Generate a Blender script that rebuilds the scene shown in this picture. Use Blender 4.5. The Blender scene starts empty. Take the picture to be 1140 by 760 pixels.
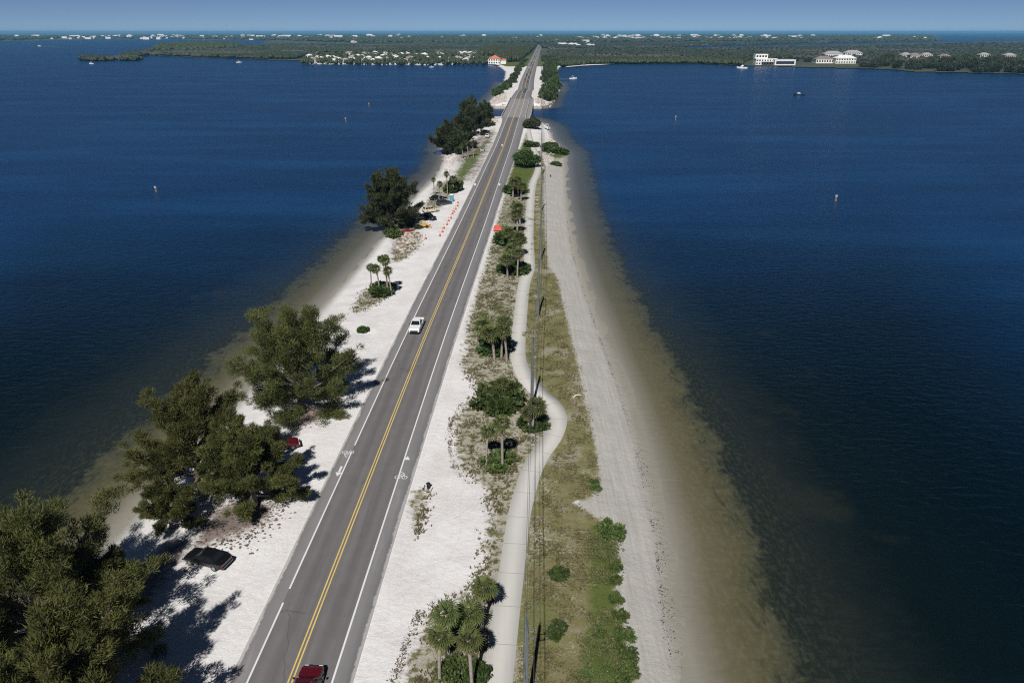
import bpy, bmesh, math, random
import numpy as np
from mathutils import Vector, Matrix, Euler

# ------------------------------------------------------------------ camera, world, sun, exposure
SC = bpy.context.scene
COL = SC.collection
R = math.radians
CAM_H, FPX, PW, PH = 50.0, 800.0, 1140.0, 760.0
PITCH = math.atan((380 - 35.5) / FPX)
cam = bpy.data.cameras.new('camera'); cam_o = bpy.data.objects.new('camera', cam); COL.objects.link(cam_o)
cam_o.location = (0, 0, CAM_H); cam_o.rotation_euler = (math.pi / 2 - PITCH, 0, 0)
cam.sensor_fit = 'HORIZONTAL'; cam.sensor_width = 36.0; cam.lens = 36.0 * FPX / PW
cam.clip_start = 0.5; cam.clip_end = 120000
SC.camera = cam_o
SUN_EL, SUN_AZ = R(46), R(188)          # azimuth of the sun, clockwise from +Y
world = bpy.data.worlds.new('World'); SC.world = world; world.use_nodes = True
wn = world.node_tree; sky = wn.nodes.new('ShaderNodeTexSky'); sky.sky_type = 'NISHITA'
sky.sun_disc = False; sky.sun_elevation = SUN_EL; sky.sun_rotation = SUN_AZ
sky.air_density = 0.27; sky.dust_density = 0.0; sky.ozone_density = 3.4; sky.altitude = 50
bg = wn.nodes['Background']; bg.inputs['Strength'].default_value = 0.053
wn.links.new(sky.outputs[0], bg.inputs['Color'])
sl = bpy.data.lights.new('sun', 'SUN'); sun = bpy.data.objects.new('sun', sl); COL.objects.link(sun)
sl.energy = 5.0; sl.angle = R(0.53); sl.color = (1.0, 0.975, 0.94)
sdir = Vector((math.sin(SUN_AZ) * math.cos(SUN_EL), math.cos(SUN_AZ) * math.cos(SUN_EL), math.sin(SUN_EL)))
sun.rotation_euler = sdir.to_track_quat('Z', 'Y').to_euler(); sun.location = sdir * 200
SC.view_settings.view_transform = 'Standard'; SC.view_settings.look = 'None'
SC.view_settings.gamma = 1.0; SC.view_settings.use_curve_mapping = False
SC.view_settings.exposure = 0.0
SC.render.engine = 'CYCLES'
SC.cycles.max_bounces = 6; SC.cycles.transparent_max_bounces = 8
try:
    SC.cycles.use_denoising = False; SC.cycles.filter_width = 1.15
except Exception:
    pass

# ------------------------------------------------------------------ survey helpers
CP, SP = math.cos(PITCH), math.sin(PITCH)
def G(px, py, z=0.0):
    """where the sight line of a photo point meets the level z (metres)"""
    u = (px - 570) / FPX; v = (380 - py) / FPX
    dx, dy, dz = u, CP + v * SP, -SP + v * CP
    t = (z - CAM_H) / dz
    return (dx * t, dy * t)
def GL(pts, z=0.0):
    return [G(x, y, z) for x, y in pts]
def scale_at(x, y, z):
    return FPX / (y * CP + (CAM_H - z) * SP)      # photo px per metre

def sd_poly(P, poly):
    """signed distance, positive inside"""
    poly = np.asarray(poly, float); out = np.empty(len(P))
    A = poly; B = np.roll(poly, -1, 0)
    for i in range(0, len(P), 20000):
        p = P[i:i + 20000]
        d = np.full(len(p), 1e18); ins = np.zeros(len(p), bool)
        for a, b in zip(A, B):
            ab = b - a; L = ab @ ab + 1e-12
            t = np.clip(((p - a) @ ab) / L, 0, 1)
            q = p - a - t[:, None] * ab
            d = np.minimum(d, (q * q).sum(1))
            c = (a[1] > p[:, 1]) != (b[1] > p[:, 1])
            if c.any():
                xs = a[0] + (p[:, 1] - a[1]) / (b[1] - a[1] + 1e-15) * ab[0]
                ins ^= c & (p[:, 0] < xs)
        out[i:i + 20000] = np.sqrt(d) * np.where(ins, 1, -1)
    return out
def smooth(a, b, x):
    t = np.clip((x - a) / (b - a), 0, 1); return t * t * (3 - 2 * t)
def chaikin(pts, n=2):
    pts = [tuple(p) for p in pts]
    for _ in range(n):
        q = [pts[0]]
        for a, b in zip(pts[:-1], pts[1:]):
            q.append(tuple(.75 * u + .25 * v for u, v in zip(a, b)))
            q.append(tuple(.25 * u + .75 * v for u, v in zip(a, b)))
        q.append(pts[-1]); pts = q
    return pts
def vnoise(x, y, seed=0):
    """smooth value noise on numpy arrays"""
    xi = np.floor(x).astype(np.int64); yi = np.floor(y).astype(np.int64); xf = x - xi; yf = y - yi
    def h(a, b):
        n = (a * 374761393 + b * 668265263 + seed * 974634) & 0x7fffffff
        n = ((n ^ (n >> 13)) * 1274126177) & 0x7fffffff
        return ((n ^ (n >> 16)) & 0xffff) / 65535.0
    u = xf * xf * (3 - 2 * xf); v = yf * yf * (3 - 2 * yf)
    return (h(xi, yi) * (1 - u) + h(xi + 1, yi) * u) * (1 - v) + (h(xi, yi + 1) * (1 - u) + h(xi + 1, yi + 1) * u) * v

# ------------------------------------------------------------------ mesh and object helpers
class MB:
    def __init__(s): s.v = []; s.f = []; s.m = []
    def add(s, vs, fs, mi=0):
        o = len(s.v); s.v.extend(tuple(v) for v in vs)
        s.f.extend(tuple(i + o for i in f) for f in fs); s.m.extend([mi] * len(fs)); return s
    def box(s, c, d, mi=0, rz=0, top=1.0, taper_y=None):
        hx, hy, hz = d[0] / 2, d[1] / 2, d[2] / 2; ty = top if taper_y is None else taper_y
        vs = [(-hx, -hy, -hz), (hx, -hy, -hz), (hx, hy, -hz), (-hx, hy, -hz),
              (-hx * top, -hy * ty, hz), (hx * top, -hy * ty, hz), (hx * top, hy * ty, hz), (-hx * top, hy * ty, hz)]
        ca, sa = math.cos(rz), math.sin(rz)
        vs = [(c[0] + x * ca - y * sa, c[1] + x * sa + y * ca, c[2] + z) for x, y, z in vs]
        return s.add(vs, [(3, 2, 1, 0), (4, 5, 6, 7), (0, 1, 5, 4), (1, 2, 6, 5), (2, 3, 7, 6), (3, 0, 4, 7)], mi)
    def tube(s, pts, rad, n=6, mi=0, cap=True):
        pts = [Vector(p) for p in pts]; rads = rad if isinstance(rad, (list, tuple)) else [rad] * len(pts)
        rings = []; up = Vector((0, 0, 1))
        for i, p in enumerate(pts):
            t = (pts[min(i + 1, len(pts) - 1)] - pts[max(i - 1, 0)]).normalized()
            a = t.cross(up)
            if a.length < 1e-3: a = t.cross(Vector((1, 0, 0)))
            a.normalize(); b = t.cross(a)
            rings.append([p + (a * math.cos(k * 2 * math.pi / n) + b * math.sin(k * 2 * math.pi / n)) * rads[i] for k in range(n)])
        vs = [v for r in rings for v in r]; fs = []
        for i in range(len(rings) - 1):
            for k in range(n):
                fs.append((i * n + k, i * n + (k + 1) % n, (i + 1) * n + (k + 1) % n, (i + 1) * n + k))
        if cap:
            fs.append(tuple(range(n - 1, -1, -1))); fs.append(tuple((len(rings) - 1) * n + k for k in range(n)))
        return s.add(vs, fs, mi)
    def loft(s, secs, mi=0, close=True, caps=True):
        n = len(secs[0]); vs = [v for r in secs for v in r]; fs = []
        for i in range(len(secs) - 1):
            for k in range(n if close else n - 1):
                fs.append((i * n + k, i * n + (k + 1) % n, (i + 1) * n + (k + 1) % n, (i + 1) * n + k))
        if caps:
            fs.append(tuple(range(n - 1, -1, -1))); fs.append(tuple((len(secs) - 1) * n + k for k in range(n)))
        return s.add(vs, fs, mi)
    def build(s, name, mats, parent=None, smooth=False, bevel=0):
        me = bpy.data.meshes.new(name); me.from_pydata(s.v, [], s.f); me.update()
        mats = mats if isinstance(mats, (list, tuple)) else [mats]
        for m in mats: me.materials.append(m)
        if len(mats) > 1: me.polygons.foreach_set('material_index', s.m)
        bm = bmesh.new(); bm.from_mesh(me); bmesh.ops.recalc_face_normals(bm, faces=bm.faces); bm.to_mesh(me); bm.free()
        if smooth: me.polygons.foreach_set('use_smooth', [True] * len(me.polygons))
        o = bpy.data.objects.new(name, me); COL.objects.link(o)
        if parent: o.parent = parent
        if bevel:
            b = o.modifiers.new('bevel', 'BEVEL'); b.width = bevel; b.segments = 2; b.limit_method = 'ANGLE'; b.angle_limit = R(35)
        return o
def np_mesh(name, V, F, mat, parent=None, smooth=False):
    """V (n,3), F (m,k) uniform face size"""
    me = bpy.data.meshes.new(name); k = F.shape[1]
    me.vertices.add(len(V)); me.vertices.foreach_set('co', np.asarray(V, np.float32).ravel())
    me.loops.add(F.size); me.loops.foreach_set('vertex_index', F.astype(np.int32).ravel())
    me.polygons.add(len(F)); me.polygons.foreach_set('loop_start', np.arange(0, F.size, k, dtype=np.int32))
    me.polygons.foreach_set('loop_total', np.full(len(F), k, np.int32))
    if smooth: me.polygons.foreach_set('use_smooth', np.ones(len(F), bool))
    me.update(); me.validate(); me.materials.append(mat)
    o = bpy.data.objects.new(name, me); COL.objects.link(o)
    if parent: o.parent = parent
    return o
def empty(name, loc, rz=0.0, sc=1.0):
    o = bpy.data.objects.new(name, None); COL.objects.link(o); o.empty_display_size = .3
    o.location = loc; o.rotation_euler = (0, 0, rz); o.scale = (sc, sc, sc); return o
def tag(o, label=None, cat=None, group=None, kind=None):
    if label: o['label'] = label
    if cat: o['category'] = cat
    if group: o['group'] = group
    if kind: o['kind'] = kind
    return o
def copy_tree(o, parent=None):
    c = o.copy(); COL.objects.link(c)
    if parent is not None: c.parent = parent; c.matrix_parent_inverse = o.matrix_parent_inverse
    for ch in list(o.children): copy_tree(ch, c)
    return c
class Kind:
    """first use places the built thing itself, later uses copy it"""
    def __init__(s, builder): s.b = builder; s.o = None; s.n = 0
    def put(s, loc, rz=0, sc=1.0, label=None, cat=None, group=None):
        if s.o is None: s.o = s.b()
        o = s.o if s.n == 0 else copy_tree(s.o)
        s.n += 1
        o.location = loc; o.rotation_euler = (0, 0, rz)
        o.scale = (sc, sc, sc) if not isinstance(sc, (tuple, list)) else sc
        return tag(o, label, cat, group)

# ------------------------------------------------------------------ materials
class NT:
    def __init__(s, name):
        s.m = bpy.data.materials.new(name); s.m.use_nodes = True; s.t = s.m.node_tree; s.p = s.t.nodes['Principled BSDF']
    def n(s, t, **k):
        x = s.t.nodes.new(t)
        for a, b in k.items(): setattr(x, a, b)
        return x
    def l(s, a, b): s.t.links.new(a, b)
    def pos(s):
        return s.n('ShaderNodeNewGeometry').outputs['Position']
    def objc(s):
        return s.n('ShaderNodeTexCoord').outputs['Object']
    def noise(s, vec, scale, detail=4, rough=.55, stretch=None, dist=0):
        if stretch:
            mp = s.n('ShaderNodeMapping'); mp.inputs['Scale'].default_value = stretch
            if len(stretch) > 3: pass
            s.l(vec, mp.inputs['Vector']); vec = mp.outputs[0]
        x = s.n('ShaderNodeTexNoise'); x.inputs['Scale'].default_value = scale; x.inputs['Detail'].default_value = detail
        x.inputs['Roughness'].default_value = rough; x.inputs['Distortion'].default_value = dist
        s.l(vec, x.inputs['Vector']); return x.outputs['Fac']
    def ramp(s, fac, stops, interp='LINEAR'):
        x = s.n('ShaderNodeValToRGB'); e = x.color_ramp.elements; x.color_ramp.interpolation = interp
        while len(e) < len(stops): e.new(.5)
        for i, (p, c) in enumerate(stops):
            e[i].position = p; e[i].color = (*c, 1) if len(c) == 3 else c
        s.l(fac, x.inputs[0]); return x.outputs[0]
    def math(s, op, a, b=0.0, c=None, clamp=False):
        x = s.n('ShaderNodeMath', operation=op, use_clamp=clamp)
        for i, v in enumerate((a, b, c)):
            if v is None: continue
            if isinstance(v, (int, float)): x.inputs[i].default_value = v
            else: s.l(v, x.inputs[i])
        return x.outputs[0]
    def sstep(s, x, a, b):
        m = s.n('ShaderNodeMapRange', interpolation_type='SMOOTHSTEP')
        m.inputs['From Min'].default_value = a; m.inputs['From Max'].default_value = b
        s.l(x, m.inputs['Value']); return m.outputs[0]
    def mix(s, fac, a, b, mode='MIX'):
        x = s.n('ShaderNodeMix', data_type='RGBA', blend_type=mode)
        for sock, v in ((x.inputs[0], fac), (x.inputs[6], a), (x.inputs[7], b)):
            if isinstance(v, (int, float)): sock.default_value = v
            elif isinstance(v, tuple): sock.default_value = (*v, 1)
            else: s.l(v, sock)
        return x.outputs[2]
    def bump(s, h, strength, dist=1.0):
        b = s.n('ShaderNodeBump'); b.inputs['Strength'].default_value = strength; b.inputs['Distance'].default_value = dist
        s.l(h, b.inputs['Height']); s.l(b.outputs[0], s.p.inputs['Normal']); return b
    def attr(s, name):
        a = s.n('ShaderNodeAttribute'); a.attribute_name = name; return a
    def sep(s, c):
        x = s.n('ShaderNodeSeparateColor'); s.l(c, x.inputs[0]); return x.outputs
    def base(s, c):
        if isinstance(c, tuple): s.p.inputs['Base Color'].default_value = (*c, 1)
        else: s.l(c, s.p.inputs['Base Color'])
    def set(s, **k):
        for a, b in k.items(): s.p.inputs[a.replace('_', ' ')].default_value = b
        return s

def simple(name, col, rough=.6, metal=0.0, var=.12, scale=6.0, spec=None, coat=0.0, world=False):
    t = NT(name); v = t.pos() if world else t.objc()
    n = t.noise(v, scale, 5)
    lo = tuple(c * (1 - var) for c in col); hi = tuple(min(1, c * (1 + var)) for c in col)
    t.base(t.ramp(n, [(.3, lo), (.7, hi)])); t.set(Roughness=rough, Metallic=metal)
    if spec is not None: t.p.inputs['Specular IOR Level'].default_value = spec
    if coat: t.p.inputs['Coat Weight'].default_value = coat; t.p.inputs['Coat Roughness'].default_value = .05
    return t.m
def leafmat(name, dark, light, scale=.6, trans=.25, rough=.6, per_obj=.15, patch=None):
    t = NT(name); v = t.pos()
    n = t.noise(v, scale, 3); n2 = t.noise(v, scale * 9, 2)
    f = t.math('ADD', t.math('MULTIPLY', n, .65), t.math('MULTIPLY', n2, .35))
    c = t.ramp(f, [(.32, dark), (.68, light)])
    if patch: c = t.mix(t.math('MULTIPLY', t.sstep(t.noise(v, .0035, 5, .6), .5, .64), .75), c, patch)
    oi = t.n('ShaderNodeObjectInfo'); hs = t.n('ShaderNodeHueSaturation')
    t.l(c, hs.inputs['Color'])
    val = t.math('MULTIPLY_ADD', oi.outputs['Random'], per_obj * 2, 1 - per_obj); t.l(val, hs.inputs['Value'])
    hue = t.math('MULTIPLY_ADD', oi.outputs['Random'], .03, .485); t.l(hue, hs.inputs['Hue'])
    t.base(hs.outputs[0]); t.set(Roughness=rough); t.p.inputs['Specular IOR Level'].default_value = .25
    tr = t.n('ShaderNodeBsdfTranslucent'); t.l(hs.outputs[0], tr.inputs['Color'])
    mx = t.n('ShaderNodeMixShader'); mx.inputs[0].default_value = trans
    t.l(t.p.outputs[0], mx.inputs[1]); t.l(tr.outputs[0], mx.inputs[2])
    t.l(mx.outputs[0], t.t.nodes['Material Output'].inputs['Surface'])
    return t.m

M = {}
def ground_material():
    t = NT('shore ground'); P = t.pos()
    a = t.sep(t.attr('maskA').outputs['Color']); b = t.sep(t.attr('maskB').outputs['Color'])
    scrub, grass, lush = a[0], a[1], a[2]; litter, beach, wet = b[0], b[1], b[2]
    nb = t.noise(P, .22, 6, .6); nm = t.noise(P, 1.1, 6, .65); nf = t.noise(P, 5.0, 5, .7); nff = t.noise(P, 16, 3, .7)
    # white shell sand
    white = t.ramp(t.math('MULTIPLY_ADD', nb, .6, t.math('MULTIPLY', nf, .4)), [(.3, (.56, .535, .515)), (.52, (.68, .66, .645)), (.75, (.74, .725, .71))])
    white = t.mix(t.math('MULTIPLY', t.sstep(nff, .58, .72), .35), white, (.42, .39, .36))
    p0, p1 = G(322.5, 760, 1), G(470.5, 380, 1); vr = t.n('ShaderNodeVectorRotate', rotation_type='Z_AXIS'); t.l(P, vr.inputs['Vector']); vr.inputs['Angle'].default_value = math.atan2(p1[0] - p0[0], p1[1] - p0[1])
    sx = t.n('ShaderNodeSeparateXYZ'); t.l(vr.outputs[0], sx.inputs[0]); warp = t.noise(P, .035, 2, .5); u = t.math('MULTIPLY_ADD', warp, 14.0, sx.outputs[0]); warp2 = t.noise(P, .05, 2, .5); u2 = t.math('MULTIPLY_ADD', warp2, -16.0, sx.outputs[0])
    def band1(uu, f):
        c1 = t.n('ShaderNodeCombineXYZ'); t.l(t.math('MULTIPLY', uu, f), c1.inputs[0]); return t.noise(c1.outputs[0], 1.0, 3, .6)
    tracks = band1(u, 1.3); ruts = t.math('MULTIPLY_ADD', t.noise(P, .1, 3, .5), .5, t.math('MULTIPLY', band1(u2, 2.6), .6))
    stain = t.noise(P, .09, 5, .6)
    white = t.mix(t.math('MULTIPLY', t.sstep(stain, .5, .66), .3), white, (.47, .44, .405))
    white = t.mix(t.math('MULTIPLY', t.sstep(ruts, .58, .66), .22), white, (.46, .44, .42))
    white = t.mix(t.math('MULTIPLY', t.sstep(tracks, .52, .66), .16), white, (.47, .45, .43))
    # grey raked beach sand
    rake = t.noise(P, 1.0, 5, .65, stretch=(3.2, .12, 1), dist=.3)
    grey = t.ramp(rake, [(.3, (.345, .33, .30)), (.55, (.405, .39, .36)), (.75, (.46, .445, .415))])
    grey = t.mix(t.math('MULTIPLY', t.sstep(nf, .5, .75), .35), grey, (.31, .28, .245))
    sand = t.mix(t.sstep(t.math('ADD', beach, t.math('MULTIPLY_ADD', nm, .3, -.15)), .4, .62), white, grey)
    wetf = t.math('MULTIPLY', t.sstep(t.math('ADD', wet, t.math('MULTIPLY_ADD', nm, .2, -.1)), .3, .98), 1.0)
    sand = t.mix(wetf, sand, (.25, .235, .195))
    # weeds and dry straw over sand
    def cover(mask, k, lo, hi, n1=nm, n2=nf):
        mixn = t.math('ADD', t.math('MULTIPLY', n1, .4), t.math('ADD', t.math('MULTIPLY', n2, .35), t.math('MULTIPLY', nb, .25)))
        x = t.math('ADD', mask, t.math('MULTIPLY_ADD', mixn, k, -k / 2))
        return t.sstep(x, lo, hi)
    straw = t.ramp(nff, [(.25, (.16, .145, .10)), (.48, (.33, .305, .245)), (.7, (.52, .49, .44))])
    weed = t.ramp(nf, [(.3, (.09, .10, .036)), (.7, (.17, .165, .075))])
    sc_col = t.mix(t.sstep(nm, .46, .6), straw, weed)
    c = t.mix(cover(scrub, 1.9, .46, .74), sand, sc_col)
    gcol = t.ramp(t.math('MULTIPLY_ADD', nf, .5, t.math('MULTIPLY', nb, .5)), [(.28, (.135, .115, .058)), (.48, (.165, .152, .06)), (.6, (.16, .162, .058)), (.75, (.25, .22, .12))])
    gcol = t.mix(t.math('MULTIPLY', t.sstep(nff, .5, .7), .5), gcol, (.29, .25, .17))
    gcol = t.mix(t.math('MULTIPLY', t.sstep(nm, .44, .62), .55), gcol, t.ramp(nf, [(.3, (.15, .125, .075)), (.7, (.30, .265, .19))]))
    bare = t.sstep(t.math('ADD', nb, t.math('MULTIPLY_ADD', nf, .6, -.3)), .55, .66)
    gcol = t.mix(t.math('MULTIPLY', bare, .75), gcol, t.ramp(nff, [(.3, (.26, .22, .16)), (.6, (.52, .49, .44))]))
    npz = t.noise(P, .16, 4, .6)
    gcol = t.mix(t.math('MULTIPLY', t.sstep(npz, .5, .64), .75), gcol, t.ramp(nf, [(.3, (.085, .10, .03)), (.7, (.16, .17, .07))]))
    gcol = t.mix(t.math('MULTIPLY', t.math('SUBTRACT', 1.0, t.sstep(npz, .36, .47)), .65), gcol, t.ramp(nff, [(.3, (.19, .165, .12)), (.65, (.40, .37, .31))]))
    c = t.mix(cover(grass, 1.3, .42, .6), c, gcol)
    lcol = t.ramp(t.math('MULTIPLY_ADD', nf, .5, t.math('MULTIPLY', nb, .5)), [(.3, (.055, .066, .02)), (.5, (.085, .112, .028)), (.7, (.14, .15, .052))])
    c = t.mix(cover(lush, 1.7, .42, .7), c, lcol)
    lit = t.ramp(nf, [(.3, (.06, .042, .032)), (.55, (.15, .105, .08)), (.75, (.28, .22, .18))])
    c = t.mix(t.math('MULTIPLY', cover(litter, 2.2, .42, .85), .9), c, lit)
    t.base(c); t.set(Roughness=.95); t.p.inputs['Specular IOR Level'].default_value = .1
    h = t.math('ADD', t.math('MULTIPLY', nm, .25), t.math('MULTIPLY', nf, .09))
    t.bump(h, .55, 1.0)
    return t.m
M['ground'] = ground_material()

def water_material():
    t = NT('bay water'); P = t.pos()
    sh = t.attr('shore').outputs['Fac']
    n1 = t.noise(P, .14, 7, .66); n2 = t.noise(P, .6, 6, .7); n3 = t.noise(P, .045, 4, .6)
    n4 = t.noise(P, 1.0, 5, .65, stretch=(.6, .24, 1), dist=.8)
    w = t.math('ADD', t.math('MULTIPLY_ADD', n1, 8.0, -4.0), t.math('MULTIPLY_ADD', n2, 4.5, -2.25))
    near = t.sstep(sh, 1.5, 8.0)
    d = t.math('ADD', sh, t.math('MULTIPLY', w, near))
    d = t.math('DIVIDE', d, 36.0, clamp=True)
    c = t.ramp(d, [(0.0, (.25, .235, .195)), (.03, (.19, .178, .14)), (.09, (.116, .107, .064)), (.17, (.084, .079, .042)),
                   (.235, (.055, .057, .035)), (.265, (.016, .022, .018)), (.42, (.0115, .017, .0155)), (.62, (.003, .008, .0095)), (1.0, (.0010, .0055, .0085))])
    # drifts of seagrass in the shallows and of sand in the deeper part
    patch = t.math('MULTIPLY', t.sstep(n3, .55, .66), t.math('MULTIPLY', t.sstep(sh, 10, 16), t.math('SUBTRACT', 1.0, t.sstep(sh, 22, 36))))
    c = t.mix(t.math('MULTIPLY', patch, .3), c, (.03, .032, .02))
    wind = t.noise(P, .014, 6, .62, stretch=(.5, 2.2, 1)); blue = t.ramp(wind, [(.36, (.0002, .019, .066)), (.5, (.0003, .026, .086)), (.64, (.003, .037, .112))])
    sky_blue_f = t.attr('distant').outputs['Fac']
    c = t.mix(t.math('MULTIPLY', sky_blue_f, t.math('MULTIPLY_ADD', t.sstep(d, .235, .34), .72, .28)), c, blue)  # base colour bluer with distance, standing in for reflected sky
    weed = t.math('MULTIPLY', t.sstep(n4, .54, .62), t.math('MULTIPLY', t.sstep(sh, 4.5, 8), t.math('SUBTRACT', 1.0, t.sstep(sh, 11, 16))))
    c = t.mix(t.math('MULTIPLY', weed, .6), c, (.022, .026, .018))
    ripple = t.noise(P, 2.2, 3, .6, stretch=(1, .45, 1))
    c = t.mix(t.math('MULTIPLY', t.math('SUBTRACT', 1.0, t.sstep(sh, 6, 18)), t.math('MULTIPLY', t.sstep(ripple, .45, .65), .07)), c, (.33, .30, .22))
    t.base(c); t.set(Roughness=.27); t.p.inputs['IOR'].default_value = 1.33; t.p.inputs['Specular IOR Level'].default_value = .34
    wv = t.noise(P, .75, 3, .5, stretch=(.6, 1.25, 1), dist=.4); wv2 = t.noise(P, 1.5, 3, .6, stretch=(.7, 1.1, 1)); wv3 = t.noise(P, .03, 3, .5)
    amp = t.math('MULTIPLY_ADD', wv3, .9, .35)
    amp = t.math('MULTIPLY', amp, t.math('MULTIPLY_ADD', t.sstep(sh, 3, 16), .75, .25))
    h = t.math('MULTIPLY', t.math('ADD', t.math('MULTIPLY', wv, .5), t.math('MULTIPLY', wv2, .16)), amp)
    t.bump(h, .55, 1.0)
    return t.m
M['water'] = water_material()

def asphalt(name, base, var=.12, mode=None):
    t = NT(name); P = t.pos()
    n = t.noise(P, .5, 6, .6); nf = t.noise(P, 9, 4, .7); st = t.noise(P, 1.0, 4, .6, stretch=(2.2, .04, 1))
    f = t.math('ADD', t.math('MULTIPLY', n, .35), t.math('ADD', t.math('MULTIPLY', nf, .25), t.math('MULTIPLY', st, .4)))
    c = t.ramp(f, [(.32, tuple(c * (1 - var) for c in base)), (.68, tuple(c * (1 + var) for c in base))])
    if mode == 'lane':                       # oil-darkened lane middles, polished wheel tracks, cracks and patches
        ac = t.math('ABSOLUTE', t.attr('across').outputs['Fac']); wob = t.math('MULTIPLY_ADD', t.noise(P, .15, 2, .5), .5, -.25); ac = t.math('ADD', ac, wob)
        mid = t.math('SUBTRACT', 1.0, t.sstep(t.math('ABSOLUTE', t.math('SUBTRACT', ac, 1.75)), .1, .75)); c = t.mix(t.math('MULTIPLY', mid, .18), c, (.05, .047, .047))
        tr = t.math('SUBTRACT', 1.0, t.sstep(t.math('ABSOLUTE', t.math('SUBTRACT', t.math('ABSOLUTE', t.math('SUBTRACT', ac, 1.75)), .85)), .05, .4)); c = t.mix(t.math('MULTIPLY', tr, .13), c, (.2, .19, .185))
        vo = t.n('ShaderNodeTexVoronoi', feature='DISTANCE_TO_EDGE'); vo.inputs['Scale'].default_value = .16; mp = t.n('ShaderNodeMapping'); mp.inputs['Scale'].default_value = (1.3, .5, 1)
        wv = t.n('ShaderNodeVectorMath', operation='ADD'); t.l(P, wv.inputs[0]); nz = t.n('ShaderNodeTexNoise'); nz.inputs['Scale'].default_value = .6; t.l(P, nz.inputs['Vector']); t.l(nz.outputs['Color'], wv.inputs[1]); t.l(wv.outputs[0], mp.inputs[0]); t.l(mp.outputs[0], vo.inputs['Vector'])
        crack = t.math('MULTIPLY', t.math('SUBTRACT', 1.0, t.sstep(vo.outputs['Distance'], .004, .014)), t.sstep(t.noise(P, .08, 2, .5), .52, .6)); c = t.mix(t.math('MULTIPLY', crack, .3), c, (.03, .028, .028))
    if mode == 'edge':                       # sand blown over the outer edge
        ed = t.attr('edge').outputs['Fac']; nn = t.math('ADD', t.math('MULTIPLY', t.noise(P, .3, 5, .65), .7), t.math('MULTIPLY', t.noise(P, 2.5, 4, .7), .45))
        k = t.sstep(t.math('SUBTRACT', t.math('MULTIPLY', nn, .95), ed), .18, .42); c = t.mix(t.math('MULTIPLY', k, .9), c, (.56, .535, .51))
        k2 = t.math('MULTIPLY', t.sstep(t.noise(P, 1.0, 5, .65, stretch=(1.5, .12, 1)), .55, .72), .35); c = t.mix(k2, c, (.33, .31, .30))
    t.base(c); t.set(Roughness=.9); t.p.inputs['Specular IOR Level'].default_value = .25; t.bump(nf, .25, .05); return t.m
M['asphalt'] = asphalt('worn asphalt', (.146, .136, .136), .2, 'lane')
M['shoulder'] = asphalt('shoulder asphalt', (.205, .196, .196), .12, 'edge')
M['white_paint'] = asphalt('white road paint', (.66, .66, .66), .1)
M['yellow_paint'] = asphalt('yellow road paint', (.62, .46, .14), .15)
M['path'] = asphalt('pale path concrete', (.54, .525, .485), .08)
M['deck'] = asphalt('bridge deck concrete', (.25, .235, .228), .12)
M['concrete'] = simple('concrete', (.42, .39, .36), .85, var=.18, scale=1.5)
M['pole'] = simple('pole concrete', (.12, .135, .13), .8, var=.2, scale=3)
M['wire'] = simple('cable', (.22, .22, .23), .45, metal=.6, var=.05)
M['needle'] = leafmat('casuarina foliage', (.042, .052, .015), (.165, .172, .052), .45, .28)
M['bark'] = simple('bark', (.13, .10, .08), .9, var=.35, scale=4)
M['pale_bark'] = simple('palm bark', (.26, .225, .19), .9, var=.3, scale=5)
M['palm'] = leafmat('palm frond', (.05, .072, .022), (.175, .195, .068), 2.2, .25, .45)
M['dry'] = leafmat('dry frond', (.16, .105, .045), (.32, .22, .10), 1.2, .2)
M['bush'] = leafmat('seagrape leaf', (.030, .052, .014), (.085, .125, .036), 1.0, .2, .5)
M['bush_bright'] = leafmat('bright shrub leaf', (.045, .076, .02), (.135, .18, .055), 1.0, .25, .5)
M['mangrove'] = leafmat('mangrove', (.016, .027, .014), (.056, .066, .032), .02, .1, patch=(.105, .095, .09))
M['pine'] = leafmat('dark tree', (.028, .038, .017), (.08, .092, .036), .15, .2)
M['tuft'] = leafmat('grass tuft', (.08, .082, .028), (.24, .21, .11), 1.2, .25)
M['wrack'] = simple('seaweed', (.035, .027, .02), .9, var=.4, scale=8)
M['rock'] = simple('rock', (.42, .36, .31), .95, var=.35, scale=1.2, world=True)
M['black'] = simple('black plastic', (.012, .012, .013), .5, var=.1)
M['tyre'] = simple('tyre rubber', (.016, .016, .017), .85, var=.1)
M['rim'] = simple('alloy', (.5, .5, .52), .35, metal=.9, var=.05)
M['glass'] = simple('car glass', (.012, .015, .018), .06, var=.1, spec=.6)
M['lamp_white'] = simple('lamp lens', (.7, .7, .7), .15, var=.05)
M['lamp_red'] = simple('tail lens', (.35, .01, .01), .2, var=.05)
for nm, c in dict(maroon=(.085, .004, .008), white=(.78, .78, .77), black_paint=(.006, .006, .007), beige=(.55, .48, .34), dark_grey=(.03, .032, .036),
                  red=(.27, .018, .012), navy=(.02, .03, .06), silver=(.36, .37, .38), tan=(.28, .22, .16)).items():
    M['paint_' + nm] = simple('car paint ' + nm.replace('_', ' '), c, .3, var=.04, coat=.9)
M['orange'] = simple('orange plastic', (.56, .12, .05), .5, var=.08)
M['orange_cloth'] = simple('orange cloth', (.50, .085, .05), .8, var=.1)
M['yellow_metal'] = simple('yellow machine paint', (.50, .33, .08), .45, var=.1)
M['blue_plastic'] = simple('blue plastic', (.07, .23, .31), .5, var=.08)
M['blue_cloth'] = simple('blue cloth', (.012, .03, .10), .8, var=.1)
M['wood'] = simple('weathered timber', (.22, .17, .125), .9, var=.3, scale=4)
M['grey_wood'] = simple('driftwood', (.34, .30, .26), .95, var=.3, scale=5)
M['wall_white'] = simple('white stucco', (.74, .72, .68), .9, var=.06, scale=.4)
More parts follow.
